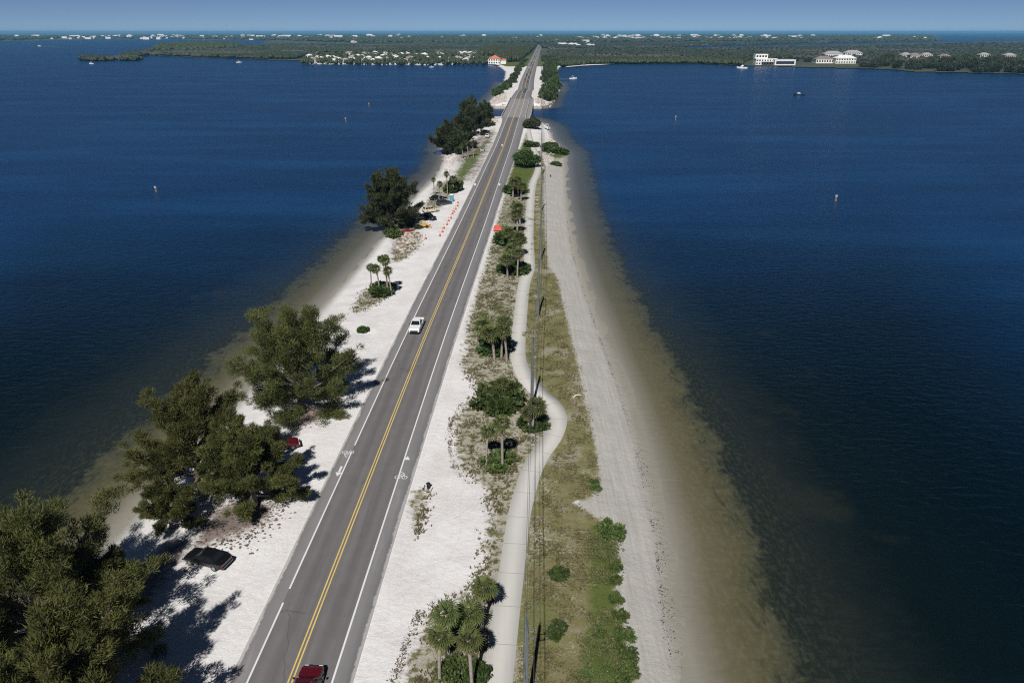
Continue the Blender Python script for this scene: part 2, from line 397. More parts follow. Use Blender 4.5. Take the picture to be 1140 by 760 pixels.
M['wall_cream'] = simple('cream stucco', (.60, .54, .45), .9, var=.08, scale=.4)
M['roof_orange'] = simple('orange tile', (.50, .16, .075), .85, var=.2, scale=.6)
M['roof_grey'] = simple('grey shingle', (.30, .29, .29), .9, var=.2, scale=.6)
M['roof_brown'] = simple('brown tile', (.20, .16, .14), .9, var=.2, scale=.6)
M['roof_white'] = simple('white roof', (.66, .65, .63), .8, var=.1, scale=.6)
M['pane'] = simple('window glass', (.03, .04, .05), .08, var=.1, spec=.6)
M['gel'] = simple('boat gelcoat', (.80, .80, .80), .25, var=.03)
M['foam'] = simple('wake foam', (.55, .60, .64), .9, var=.2, scale=.4, world=True)

# ------------------------------------------------------------------ shoreline survey
near_right = GL([(775, 830), (757, 742), (744, 677), (740, 620), (733, 575), (726, 555), (721, 527), (706, 472), (692, 427), (674, 380), (671, 370),
                 (660, 340), (650, 312), (640, 277), (634, 242), (631, 215), (630, 190), (629, 182), (630.5, 170), (622, 163), (615, 155), (612, 147), (609, 140), (602, 136), (594, 132.5), (580, 132.5)])
near_left = GL([(557, 134.5), (548, 134), (530, 137), (512, 142), (498, 152), (492, 165), (495, 176), (487, 195), (474, 208), (462, 219), (446, 240), (426, 265),
                (405, 292), (370, 332), (330, 376), (286, 426), (220, 500), (157, 572), (60, 680), (-30, 780)])
LAND1 = chaikin([(16.5, -120), (15.5, 10)] + near_right, 1) + chaikin(near_left + [(-47, 10), (-50, -120)], 1)
far_right_px = [(575, 119.5), (600, 119.8), (609, 119.5), (611, 117), (613, 110), (617, 104), (622, 100), (621.5, 90), (620, 80), (622, 75.5), (632, 73.4), (650, 72.6), (668, 71.9),
                (690, 71.2), (777, 71), (822, 73), (860, 73.6), (900, 75), (953, 76), (995, 77.5), (1020, 80), (1080, 81), (1140, 82.3), (1300, 84)]
far_back_px = [(1700, 86), (1700, 45)] + [(1103, 46.3), (1050, 47.6), (1000, 48.6), (890, 51), (768, 54.2), (760, 52.3), (890, 48.9), (1049, 46.5), (1040, 37.6)] + \
           [(800, 37.3), (600, 37.3), (300, 37.3), (0, 37.3), (-200, 37.4), (-200, 45.2), (0, 46), (40, 45.4), (120, 43.6), (200, 43.2), (206, 44.5), (300, 45), (290, 49), (170, 52.3), (163, 55.5)]
far_left_px = [(133, 66.3), (168, 62), (217, 64.2), (260, 65), (295, 66.5), (337, 67.6), (347, 70.8), (380, 70.6), (436, 71.2), (454, 71), (486, 72), (512, 70.8), (527, 69), (537, 67),
               (543, 70.8), (551, 73), (557, 75), (563, 80), (562, 87), (557, 100), (549, 109), (543, 116), (541, 119), (562, 120)]
far_right, far_back, far_left = GL(far_right_px), GL(far_back_px), GL(far_left_px)
LAND2 = far_right + far_back + far_left

# road centre line (photo survey of the double yellow line), level of the road along it
def road_z(y):
    return 1.12 + 2.2 * float(smooth(330, 440, np.array([y]))[0] * (1 - smooth(585, 700, np.array([y]))[0]))
cl_px = [(322.5, 760, 1.1), (396, 570, 1.1), (470.5, 380, 1.1), (527, 247, 1.1), (549.5, 190, 1.1), (569.8, 136, 3.2), (577.5, 115, 3.2), (584, 95, 1.1), (590.5, 77, 1.1), (597, 60, 1.1), (600, 52.5, 1.1), (601.5, 48, 1.1)]
clw = [G(*p) for p in cl_px]
d0 = Vector(clw[1]) - Vector(clw[0]); d0.normalize()
clw = [tuple(Vector(clw[0]) - d0 * 170), tuple(Vector(clw[0]) - d0 * 80)] + clw
cl = np.array(clw)
_ys = np.concatenate([np.arange(-100, 700, 4.0), np.arange(700, 3600, 25.0)])
_xs = np.interp(_ys, cl[:, 1], cl[:, 0])
for _ in range(40):                                  # ease the small kinks of the survey
    _xs[1:-1] = .25 * _xs[:-2] + .5 * _xs[1:-1] + .25 * _xs[2:]
def road_x(y): return np.interp(y, _ys, _xs)
def half_l(y): return np.interp(y, [0, 120, 300, 420, 450, 570, 640], [5.05, 5.1, 5.3, 5.6, 7.2, 7.2, 6.6])
def half_r(y): return np.interp(y, [0, 60, 125, 220, 330, 430, 450, 570, 600], [5.05, 5.15, 5.6, 5.9, 7.2, 7.6, 10.2, 10.2, 8.5])

# concrete path along the right of the road
path_px = [((538.7, 760), (569, 760)), ((551, 677), (577.5, 677)), ((557.5, 630), (583, 630)), ((567.5, 570), (588.7, 570)), ((573.7, 545), (596.5, 545)), ((580, 525), (602, 525)),
           ((590, 505), (612, 505)), ((604, 488), (624, 490)), ((611, 473), (631, 474)), ((611.5, 461), (631, 461)), ((605, 448), (624, 449)), ((588, 436), (609, 436)), ((574.5, 418), (592, 418)),
           ((568.5, 400), (584.5, 400)), ((569, 380), (584.5, 380)), ((574, 340), (587, 340)), ((577.5, 314), (589.3, 314)), ((584, 301), (594.5, 301)), ((584.5, 290), (594.5, 290)), ((584, 265), (592.5, 265)),
           ((586, 235), (594, 235)), ((589, 205), (595.8, 205)), ((595, 193), (601, 193)), ((597.5, 186), (602.5, 186)), ((595.5, 174), (600, 174)), ((590.5, 162), (595, 162)), ((587, 153), (591.5, 153)), ((585.5, 142), (590, 142))]
pc = [((np.array(G(*a, 1.05)) + np.array(G(*b, 1.05))) / 2) for a, b in path_px]
pd = pc[0] - pc[1]; pd /= np.linalg.norm(pd)
pc = [pc[0] + pd * 60] + pc
PATH = np.array(chaikin(pc, 3))

# ------------------------------------------------------------------ ground height
ROAD_PTS = None
def ground_h(P, sd):
    z = np.where(sd > -1, 1.0 * smooth(-1.0, 6.5, sd), (sd + 1.0) * .16)
    y = P[:, 1]; off = np.abs(P[:, 0] - road_x(y))
    rz = 1.12 + 2.2 * smooth(330, 440, y) * (1 - smooth(585, 700, y))
    hw = np.maximum(half_l(y), half_r(y))
    z = np.where(sd > 0, z + (rz - 1.12) * (1 - smooth(0, 14, off - hw)) * smooth(0, 7, sd), z)
    z = z + (smooth(-4, -1.5, sd) - smooth(1.0, 4, sd)) * ((vnoise(P[:, 0] * .22, y * .22, 11) - .5) * .16 + (vnoise(P[:, 0] * .8, y * .8, 12) - .5) * .05)
    rough = smooth(1.5, 4, off - hw) * smooth(1, 5, sd)
    z = z + rough * ((vnoise(P[:, 0] * .35, y * .35, 3) - .5) * .22 + (vnoise(P[:, 0] * 1.1, y * 1.1, 5) - .5) * .08)
    return z
def land_sd(P):
    return np.maximum(sd_poly(P, LAND1), sd_poly(P, LAND2))
def gz(x, y):
    P = np.array([[x, y]], float); return float(ground_h(P, land_sd(P))[0])
def on(px, py, z=1.0):
    """stand on the ground where the photo shows the foot"""
    for _ in range(3):
        x, y = G(px, py, z); z = gz(x, y)
    return (x, y, z)
def under(px, py, h):
    """foot of a thing whose point h metres up shows at this photo point"""
    z = 1.0
    for _ in range(3):
        x, y = G(px, py, z + h); z = gz(x, y)
    return (x, y, z)

# ------------------------------------------------------------------ ground sheet
gx = np.arange(-75, 160.01, .55)
gy = [-60.0]
while gy[-1] < 1750:
    y = gy[-1]; gy.append(y + (.5 if y < 150 else .5 + (y - 150) * .0052))
gy = np.array(gy)
gx2 = gx
X, Y = np.meshgrid(gx2, gy); P = np.stack([X.ravel(), Y.ravel()], 1)
SD = land_sd(P); Z = ground_h(P, SD)
nx, ny = len(gx2), len(gy)
ii = (np.arange(ny - 1)[:, None] * nx + np.arange(nx - 1)[None, :]).ravel()
F = np.stack([ii, ii + 1, ii + nx + 1, ii + nx], 1)
keep = (SD[F] > -9).any(1); F = F[keep]
used = np.unique(F); remap = np.full(len(P), -1); remap[used] = np.arange(len(used)); F = remap[F]
P = P[used]; SD = SD[used]; Z = Z[used]
ground = np_mesh('ground', np.column_stack([P, Z]), F, M['ground'], smooth=True); tag(ground, kind='structure')
def soft(poly_px, w=2.0, z=1.0):
    s = sd_poly(P, GL(poly_px, z)); return np.clip(.5 + s / (2 * w), 0, 1)
py_edge = road_x(P[:, 1])
# weedy verge between road and path, with its ragged left edge
scrub = soft([(437, 800), (437, 760), (445, 735), (455, 710), (466, 685), (490, 668), (517, 652), (529, 632), (536, 570), (536, 550), (520, 535), (505, 522), (500, 497), (502, 465), (515, 447), (528, 437),
              (515, 417), (504, 402), (515, 388), (512, 370), (523, 335), (538, 290), (549, 250), (560, 212), (572, 180), (584, 150), (592, 150), (600, 172), (606, 186), (596, 205), (594, 260), (598, 300), (588, 340), (586, 400), (612, 440), (636, 465), (625, 500), (600, 540), (590, 620), (575, 700), (560, 820)], 2.2)
scrub *= .86
scrub = np.maximum(scrub, .78 * soft([(447, 560), (455, 545), (470, 540), (483, 546), (482, 570), (475, 590), (463, 605), (455, 596), (448, 576)], 1.6))
scrub = np.maximum(scrub, .8 * soft([(384, 350), (398, 322), (418, 318), (440, 315), (446, 322), (430, 336), (402, 350)], 2.5))
scrub = np.maximum(scrub, .85 * soft([(432, 290), (440, 268), (452, 256), (470, 258), (472, 272), (455, 288), (438, 294)], 2.2))
scrub = np.maximum(scrub, .8 * soft([(470, 228), (480, 205), (510, 195), (520, 200), (506, 222), (480, 240)], 3))
# mown grass to the right of the path
grass = soft([(560, 830), (571, 760), (583, 655), (590, 570), (600, 540), (622, 500), (633, 478), (634, 462), (616, 438), (594, 415), (586, 390), (588, 345), (592, 310), (597, 298), (595, 262), (597, 210), (603, 192), (606, 192),
              (608, 232), (611, 265), (614, 297), (621, 310), (629, 345), (637, 378), (646, 410), (651, 440), (659, 475), (668, 515), (669, 540), (660, 556), (640, 560), (660, 572), (690, 590), (690, 625), (688, 652), (690, 677), (700, 705), (709, 757), (715, 830)], 1.6)
grass *= .93
strip = soft([(586, 322), (597, 300), (596, 205), (607, 205), (613, 265), (616, 297)], 2.0)
grass = np.maximum(grass - .22 * strip, 0)
gr2 = soft([(512, 372), (530, 322), (545, 322), (578, 330), (574, 380), (530, 392)], 3)
lush = .85 * soft([(654, 578), (690, 583), (692, 625), (690, 652), (696, 690), (705, 730), (712, 800), (622, 800), (642, 735), (652, 690), (651, 640)], 1.6)
lush = np.maximum(lush, .95 * soft([(558, 214), (572, 178), (583, 155), (592, 158), (599, 182), (597, 190), (590, 205), (588, 218)], 3))
lush = np.maximum(lush, .6 * soft([(652, 545), (660, 520), (668, 525), (669, 545), (660, 556)], 2))
lush = np.maximum(lush, .72 * soft([(498, 196), (508, 175), (530, 160), (552, 140), (556, 150), (535, 190), (522, 206), (508, 206)], 5))
lush = np.maximum(lush, .52 * gr2)
lush = np.maximum(lush, .66 * soft([(543, 265), (552, 240), (570, 232), (580, 262), (560, 300), (545, 290)], 4))
lush = np.maximum(lush, .9 * soft([(606, 172), (612, 160), (630, 163), (634, 171), (618, 178)], 4))
far = P[:, 1] > 560
offr = np.abs(P[:, 0] - py_edge)
fl = smooth(9, 30, offr) * .3 + .4 * smooth(20, 50, offr)
fl = np.where(P[:, 1] > 1180, 1.0, fl)
lush = np.where(far, np.maximum(fl * smooth(3, 14, SD), 0), lush)
litter = .92 * soft([(196, 620), (215, 585), (240, 560), (290, 548), (318, 560), (300, 585), (265, 600), (235, 612), (205, 640)], 2.4)
litter = np.maximum(litter, .9 * soft([(296, 476), (310, 450), (372, 452), (376, 462), (340, 478)], 2.2))
litter = np.maximum(litter, .85 * soft([(140, 640), (180, 595), (215, 592), (230, 600), (190, 660), (120, 720), (60, 800), (20, 800)], 3))
litter = np.maximum(litter, .8 * soft([(428, 282), (436, 250), (470, 240), (474, 250), (458, 268), (440, 290)], 3))
litter = np.maximum(litter, .75 * soft([(497, 178), (510, 160), (548, 142), (556, 150), (530, 176), (512, 188)], 6))
litter = np.maximum(litter, .62 * soft([(512, 200), (530, 170), (556, 146), (562, 146), (544, 185), (528, 212)], 3))
litter = np.maximum(litter, .6 * soft([(592, 165), (596, 148), (610, 146), (614, 160), (622, 178), (612, 190), (602, 184)], 4))
off_s = P[:, 0] - py_edge
pathside = np.zeros(len(P)); pd_ = np.full(len(P), 99.0); nearp = (P[:, 1] < 330) & (P[:, 1] > 0)
for i in range(0, len(PATH) - 1):
    a_, b_ = PATH[i], PATH[i + 1]; q = P[nearp] - a_; dd = np.hypot(q[:, 0], q[:, 1]); cr = (b_[0] - a_[0]) * q[:, 1] - (b_[1] - a_[1]) * q[:, 0]
    cur = pd_[nearp]; m_ = dd < cur; cur[m_] = dd[m_]; pd_[nearp] = cur; t_ = pathside[nearp]; t_[m_] = np.sign(cr[m_]); pathside[nearp] = t_
hug = 1 - smooth(1.4, 4.2, pd_)
grass = np.where(pathside < 0, np.maximum(grass, .9 * hug), grass); scrub = np.where(pathside > 0, np.maximum(scrub, .8 * hug), scrub)
beach = np.where(off_s > 4, .95, .25) * np.ones(len(P))
beach = np.where((off_s > 4), np.clip(.5 + sd_poly(P, GL([(560, 850), (590, 570), (640, 560), (640, 470), (590, 380), (598, 200), (604, 186), (640, 160), (700, 300), (760, 560), (820, 850)], 1.0)) / 4, 0, 1) * .95, beach)
beach = np.where(far, .2, beach)
wet = np.clip(.5 + (1.3 - SD) / 4.6, 0, 1)
A = np.column_stack([scrub, grass, lush, np.ones(len(P))]).astype(np.float32)
B = np.column_stack([litter, beach, wet, np.ones(len(P))]).astype(np.float32)
for nm, arr in (('maskA', A), ('maskB', B)):
    at = ground.data.attributes.new(nm, 'FLOAT_COLOR', 'POINT'); at.data.foreach_set('color', arr.ravel())
P_GROUND, SCRUB, GRASS, LUSH, GSD, GZ = P, scrub, grass, lush, SD, Z

# ------------------------------------------------------------------ water sheet out to the horizon
def axis(lo, hi, core0, core1, step, grow):
    a = list(np.arange(core0, core1 + .01, step)); s = step
    while a[-1] < hi: s *= grow; a.append(a[-1] + s)
    b = []; s = step; x = core0
    while x > lo: s *= grow; x -= s; b.append(x)
    return np.array(b[::-1] + a)
wx = axis(-45000, 45000, -120, 70, 1.2, 1.13); wy = axis(-3000, 45000, -60, 260, 1.5, 1.03)
X, Y = np.meshgrid(wx, wy); P = np.stack([X.ravel(), Y.ravel()], 1)
sdw = -land_sd(P)
nx, ny = len(wx), len(wy); ii = (np.arange(ny - 1)[:, None] * nx + np.arange(nx - 1)[None, :]).ravel()
F = np.stack([ii, ii + 1, ii + nx + 1, ii + nx], 1)
keep = (sdw[F] > -25).any(1) | (P[F][:, 0, 1] > 600); F = F[keep]
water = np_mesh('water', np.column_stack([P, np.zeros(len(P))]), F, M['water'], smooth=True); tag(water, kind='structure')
sky_blue = np.maximum(smooth(38, 115, sdw), smooth(90, 250, P[:, 1]))  # offshore depth; the distance term paints in sky reflection at low view angles
atd = water.data.attributes.new('distant', 'FLOAT', 'POINT'); atd.data.foreach_set('value', sky_blue.astype(np.float32))
left_ = P[:, 0] < road_x(P[:, 1]); sdw = np.where(left_ & (P[:, 1] < 450), sdw * (1 - .27 * (1 - smooth(20, 60, sdw)) * (1 - smooth(200, 330, P[:, 1]))), sdw)
sdw = np.where(left_ & (P[:, 1] < 450), sdw + 2.2 * smooth(1.5, 6, sdw), sdw)
at = water.data.attributes.new('shore', 'FLOAT', 'POINT'); at.data.foreach_set('value', np.clip(np.maximum(sdw - 1.0, (P[:, 1] - 800) * .3), 0, 200).astype(np.float32))

# far mainland
def flat_poly(name, poly, z, mat):
    bm = bmesh.new(); vs = [bm.verts.new((x, y, z)) for x, y in poly]; f = bm.faces.new(vs)
    bmesh.ops.triangulate(bm, faces=[f]); bmesh.ops.recalc_face_normals(bm, faces=bm.faces)
    if sum(f.normal.z for f in bm.faces) < 0: bmesh.ops.reverse_faces(bm, faces=bm.faces)
    me = bpy.data.meshes.new(name); bm.to_mesh(me); bm.free(); me.materials.append(mat)
    o = bpy.data.objects.new(name, me); COL.objects.link(o); return o
t = NT('mainland ground'); n = t.noise(t.pos(), .006, 7, .7)
t.base(t.ramp(n, [(.35, (.03, .04, .018)), (.6, (.065, .07, .035)), (.75, (.13, .12, .085))])); t.set(Roughness=.95); M['main'] = t.m
LAND2_PX = far_right_px + far_back_px + far_left_px
def mainland_sheet():
    pxs = np.arange(-240, 1500, 2.0); pys = np.concatenate([np.arange(37.3, 56, .3), np.arange(56, 88, .6)])
    X, Y = np.meshgrid(pxs, pys); Q = np.stack([X.ravel(), Y.ravel()], 1)
    ins = sd_poly(Q, LAND2_PX) > -.25
    ins &= ~((Q[:, 0] > 545) & (Q[:, 0] < 632) & (Q[:, 1] > 74))
    W = np.array(GL(Q, .8)); nx = len(pxs); ny = len(pys)
    ii = (np.arange(ny - 1)[:, None] * nx + np.arange(nx - 1)[None, :]).ravel(); F = np.stack([ii, ii + nx, ii + nx + 1, ii + 1], 1)
    F = F[ins[F].all(1)]; u = np.unique(F); rm = np.full(len(Q), -1); rm[u] = np.arange(len(u))
    o = np_mesh('mainland', np.column_stack([W[u], np.full(len(u), .8)]), rm[F], M['main']); tag(o, kind='structure')
mainland_sheet()

# ------------------------------------------------------------------ road, markings, bridge, path
def ribbon(name, ys, f0, f1, dz, mat, skirt=0.0):
    V = []; F = []
    for y in ys:
        t = np.array([road_x(y + 1) - road_x(y - 1), 2.0]); t /= np.linalg.norm(t); nrm = np.array([t[1], -t[0]])
        c = np.array([road_x(y), y]); z = road_z(y) + dz
        for o, zz in (((f0(y), z - skirt),) if skirt else ()) + ((f0(y), z), (f1(y), z)) + (((f1(y), z - skirt),) if skirt else ()):
            q = c + nrm * o; V.append((q[0], q[1], zz))
    k = 4 if skirt else 2
    for i in range(len(ys) - 1):
        for j in range(k - 1):
            F.append((i * k + j, i * k + j + 1, (i + 1) * k + j + 1, (i + 1) * k + j))
    o = np_mesh(name, np.array(V), np.array(F), mat); return tag(o, kind='structure')
def wide_ribbon(name, ys, cols, dz, mat, aname, avals, skirt=.3):
    V = []; F = []; A_ = []
    for y in ys:
        t = np.array([road_x(y + 1) - road_x(y - 1), 2.0]); t /= np.linalg.norm(t); nrm = np.array([t[1], -t[0]]); c = np.array([road_x(y), y]); z = road_z(y) + dz
        offs = [f(y) for f in cols]; row = [(o, z) for o in offs]; av = avals(y, offs)
        if skirt: row = [(offs[0], z - skirt)] + row + [(offs[-1], z - skirt)]; av = [av[0]] + av + [av[-1]]
        for (o, zz), v in zip(row, av): q = c + nrm * o; V.append((q[0], q[1], zz)); A_.append(v)
    k = len(V) // len(ys)
    for i in range(len(ys) - 1):
        for j in range(k - 1): F.append((i * k + j, i * k + j + 1, (i + 1) * k + j + 1, (i + 1) * k + j))
    o = np_mesh(name, np.array(V), np.array(F), mat); at = o.data.attributes.new(aname, 'FLOAT', 'POINT'); at.data.foreach_set('value', np.array(A_, np.float32)); return tag(o, kind='structure')
RY = list(np.arange(-60, 700, 3.0)) + list(np.arange(700, 3500, 20.0))
wide_ribbon('road', RY, (lambda y: -half_l(y), lambda y: -3.6, lambda y: 3.55, lambda y: half_r(y)), 0, M['shoulder'], 'edge', lambda y, o: [0, o[1] - o[0], o[3] - o[2], 0])
for part_ in ([y for y in RY if y < 446], [y for y in RY if y > 572]): wide_ribbon('carriageway', part_, (lambda y: -3.55, lambda y: 0.0, lambda y: 3.5), .006, M['asphalt'], 'across', lambda y, o: o, 0)
ribbon('bridge_surface', [446 + 3.15 * i for i in range(41)], lambda y: -half_l(y) + .35, lambda y: half_r(y) - .35, .012, M['deck'])
def line(name, off, w, mat, gaps=(), y0=-60, y1=2400):
    lim = [y0] + [g for ab in gaps for g in ab] + [y1]
    for a, b in zip(lim[0::2], lim[1::2]):
        ys = [a] + [y for y in RY if a < y < b] + [b]
        ribbon(name, ys, lambda y: off - w / 2, lambda y: off + w / 2, .02, mat)
ya = G(321, 664, 1.1)[1]; yb = G(395.5, 500, 1.1)[1]
line('edge_line', -3.5, .17, M['white_paint'], gaps=((ya - .9, ya + .9), (yb - .8, yb + .8)))
line('edge_line', 3.45, .17, M['white_paint'])
line('centre_line', -.16, .13, M['yellow_paint']); line('centre_line', .16, .13, M['yellow_paint'])

def paint(name, shapes, c, rz, sc):
    mb = MB(); ca, sa = math.cos(rz), math.sin(rz)
    for poly in shapes:
        vs = [(c[0] + (x * ca - y * sa) * sc, c[1] + (x * sa + y * ca) * sc, 1.15) for x, y in poly]
        mb.add(vs, [tuple(range(len(vs)))])
    o = mb.build(name, M['white_paint']); return tag(o, kind='structure')
def ring(cx, cy, r, w, n=14):
    out = []
    for k in range(n):
        a, b = 2 * math.pi * k / n, 2 * math.pi * (k + 1) / n
        out.append([(cx + r * math.cos(a), cy + r * math.sin(a)), (cx + r * math.cos(b), cy + r * math.sin(b)),
                    (cx + (r - w) * math.cos(b), cy + (r - w) * math.sin(b)), (cx + (r - w) * math.cos(a), cy + (r - w) * math.sin(a))])
    return out
def bar(a, b, w):
    d = Vector((b[0] - a[0], b[1] - a[1])).normalized(); n = Vector((-d.y, d.x)) * w / 2
    return [(a[0] - n.x, a[1] - n.y), (b[0] - n.x, b[1] - n.y), (b[0] + n.x, b[1] + n.y), (a[0] + n.x, a[1] + n.y)]
bike = ring(-.42, 0, .36, .09) + ring(.42, 0, .36, .09) + [bar((-.42, 0), (-.1, .62), .08), bar((-.1, .62), (.3, .62), .08), bar((.42, 0), (.25, .85), .08), bar((0, .05), (.28, .6), .08), bar((-.42, 0), (0, .05), .08), bar((0, .05), (-.14, .75), .08)] + \
       [[(-.22, .98), (.02, .98), (.08, 1.2), (-.16, 1.2)], bar((-.08, 1.1), (.2, .8), .1)]
arrow = [bar((0, -.9), (0, .3), .24), [(-.36, .25), (.36, .25), (0, 1.0)]]
rb = math.atan2(-(road_x(100) - road_x(80)), 20)
paint('bicycle_marking', bike, G(387.5, 503, 1.15), rb + math.pi, 1.0); paint('arrow_marking', arrow, G(378, 524, 1.15), rb + math.pi, 1.15)
paint('bicycle_marking', bike, G(446.5, 531, 1.15), rb, 1.0); paint('arrow_marking', [arrow[1]], G(452.3, 513, 1.15), rb, 1.15)

# path slab
def slab_path():
    V = []; F = []; T = np.gradient(PATH, axis=0); T /= np.linalg.norm(T, axis=1)[:, None]
    zz = ground_h(PATH, land_sd(PATH)); zz = np.convolve(np.pad(zz, 6, mode='edge'), np.ones(13) / 13, 'valid') + .12
    for (x, y), (tx, ty), z in zip(PATH, T, zz):
        for o, dz in ((-1.25, -.3), (-1.25, 0), (1.25, 0), (1.25, -.3)): V.append((x + ty * o, y - tx * o, z + dz))
    for i in range(len(PATH) - 1):
        for j in range(3): F.append((i * 4 + j, i * 4 + j + 1, i * 4 + j + 5, i * 4 + j + 4))
    o = np_mesh('footpath', np.array(V), np.array(F), M['path']); tag(o, kind='structure')
    # saw-cut joints every three metres
    L = np.concatenate([[0], np.cumsum(np.linalg.norm(np.diff(PATH, axis=0), axis=1))]); mb = MB()
    for s in np.arange(1, min(L[-1], 200), 4.5):
        x, y = np.interp(s, L, PATH[:, 0]), np.interp(s, L, PATH[:, 1]); tx, ty = np.interp(s, L, T[:, 0]), np.interp(s, L, T[:, 1]); z = np.interp(s, L, zz) + .004
        mb.add([(x + ty * a + tx * b, y - tx * a + ty * b, z) for a, b in ((-1.25, -.03), (1.25, -.03), (1.25, .03), (-1.25, .03))], [(0, 1, 2, 3)])
    tag(mb.build('path_joints', simple('joint', (.27, .25, .22), .9)), kind='structure')
slab_path()

def bridge():
    e = empty('road_bridge', (float(road_x(508)), 508, 0)); tag(e, 'low concrete road bridge carrying the road over the channel', 'bridge')
    def rel(y, off):
        t = np.array([road_x(y + 1) - road_x(y - 1), 2.0]); t /= np.linalg.norm(t); return (road_x(y) + t[1] * off - e.location.x, y - t[0] * off - 508)
    y0, y1 = 446, 572
    mb = MB(); secs = []
    for y in np.linspace(y0, y1, 12):
        a = rel(y, -half_l(y) - .3); b = rel(y, half_r(y) + .3); z = road_z(y)
        secs.append([(a[0], a[1], z - 1.1), (b[0], b[1], z - 1.1), (b[0], b[1], z - .04), (a[0], a[1], z - .04)])
    mb.loft(secs); mb.build('deck_slab', M['concrete'], e)
    for o in (lambda y: -half_l(y), lambda y: half_r(y), lambda y: 7.2):
        mb = MB(); secs = []
        for y in np.linspace(y0 - 6, y1 + 6, 14):
            off = o(np.clip(y, y0, y1)); a = rel(y, off - .18); b = rel(y, off + .18); z = road_z(y)
            secs.append([(a[0], a[1], z - .1), (b[0], b[1], z - .1), (b[0], b[1], z + .95), (a[0], a[1], z + .95)])
        mb.loft(secs); mb.build('parapet', M['concrete'], e, bevel=.03)
    for y in np.linspace(y0 + 14, y1 - 14, 6):
        mb = MB(); a = rel(y, -half_l(y)); b = rel(y, half_r(y)); z = road_z(y) - 1.1
        for k in np.linspace(.06, .94, 5):
            p = (a[0] + (b[0] - a[0]) * k, a[1] + (b[1] - a[1]) * k); mb.tube([(p[0], p[1], -2), (p[0], p[1], z - .6)], .45, 10)
        c = ((a[0] + b[0]) / 2, (a[1] + b[1]) / 2, z - .3); mb.box(c, (b[0] - a[0], 1.2, .6)); mb.build('pier', M['concrete'], e)
bridge()
def seawall(px, py0, label):
    pts = GL(px, 0.5); o = (pts[0][0], pts[0][1], 0); mb = MB(); secs = []
    for i, p in enumerate(pts):
        q = pts[min(i + 1, len(pts) - 1)]; r = pts[max(i - 1, 0)]; d = Vector((q[0] - r[0], q[1] - r[1])).normalized(); n = Vector((-d.y, d.x)) * .5
        secs.append([(p[0] - n.x - o[0], p[1] - n.y - o[1], -1), (p[0] + n.x - o[0], p[1] + n.y - o[1], -1), (p[0] + n.x - o[0], p[1] + n.y - o[1], py0), (p[0] - n.x - o[0], p[1] - n.y - o[1], py0)])
    mb.loft(secs); w = mb.build('seawall', M['concrete'], bevel=.05); w.location = o; tag(w, label, 'seawall'); return w
seawall([(541, 119.3), (552, 120.2), (564, 120.2)], 1.7, 'pale concrete seawall on the far channel bank left of the bridge')
seawall([(594, 120.2), (603, 120.2), (610, 119), (611.5, 116.5)], 1.7, 'pale concrete seawall on the far channel bank right of the bridge')

# ------------------------------------------------------------------ vegetation builders
def tri_leaves(C, Rr, per, L, W, rng, up=.15, spread=.7, shell=.45, quad=False, wts=None, bias=None):
    """C (n,3) clump centres, Rr (n,3) radii -> leaf faces scattered in each clump"""
    n = len(C); cnt = np.full(n, per) if wts is None else np.maximum(3, (per * wts)).astype(int)
    idx = np.repeat(np.arange(n), cnt); m = len(idx)
    d = rng.normal(size=(m, 3)); d[:, 2] += .25; d /= np.linalg.norm(d, axis=1)[:, None]
    r = rng.random(m) ** shell
    p = C[idx] + d * Rr[idx] * r[:, None]
    ax = d * spread + rng.normal(size=(m, 3)) * .55; ax[:, 2] += up
    if bias is not None: ax += bias[idx]
    ax /= np.linalg.norm(ax, axis=1)[:, None]
    sd = np.cross(ax, rng.normal(size=(m, 3))); sd /= np.linalg.norm(sd, axis=1)[:, None] + 1e-9
    l = (L * rng.uniform(.6, 1.3, m))[:, None]; w = (W * rng.uniform(.7, 1.3, m))[:, None]
    if quad:
        V = np.stack([p, p + ax * l * .5 + sd * w * .5, p + ax * l, p + ax * l * .5 - sd * w * .5], 1).reshape(-1, 3)
        F = np.arange(m * 4).reshape(-1, 4)
    else:
        V = np.stack([p - sd * w * .5, p + sd * w * .5, p + ax * l], 1).reshape(-1, 3); F = np.arange(m * 3).reshape(-1, 3)
    return V, F

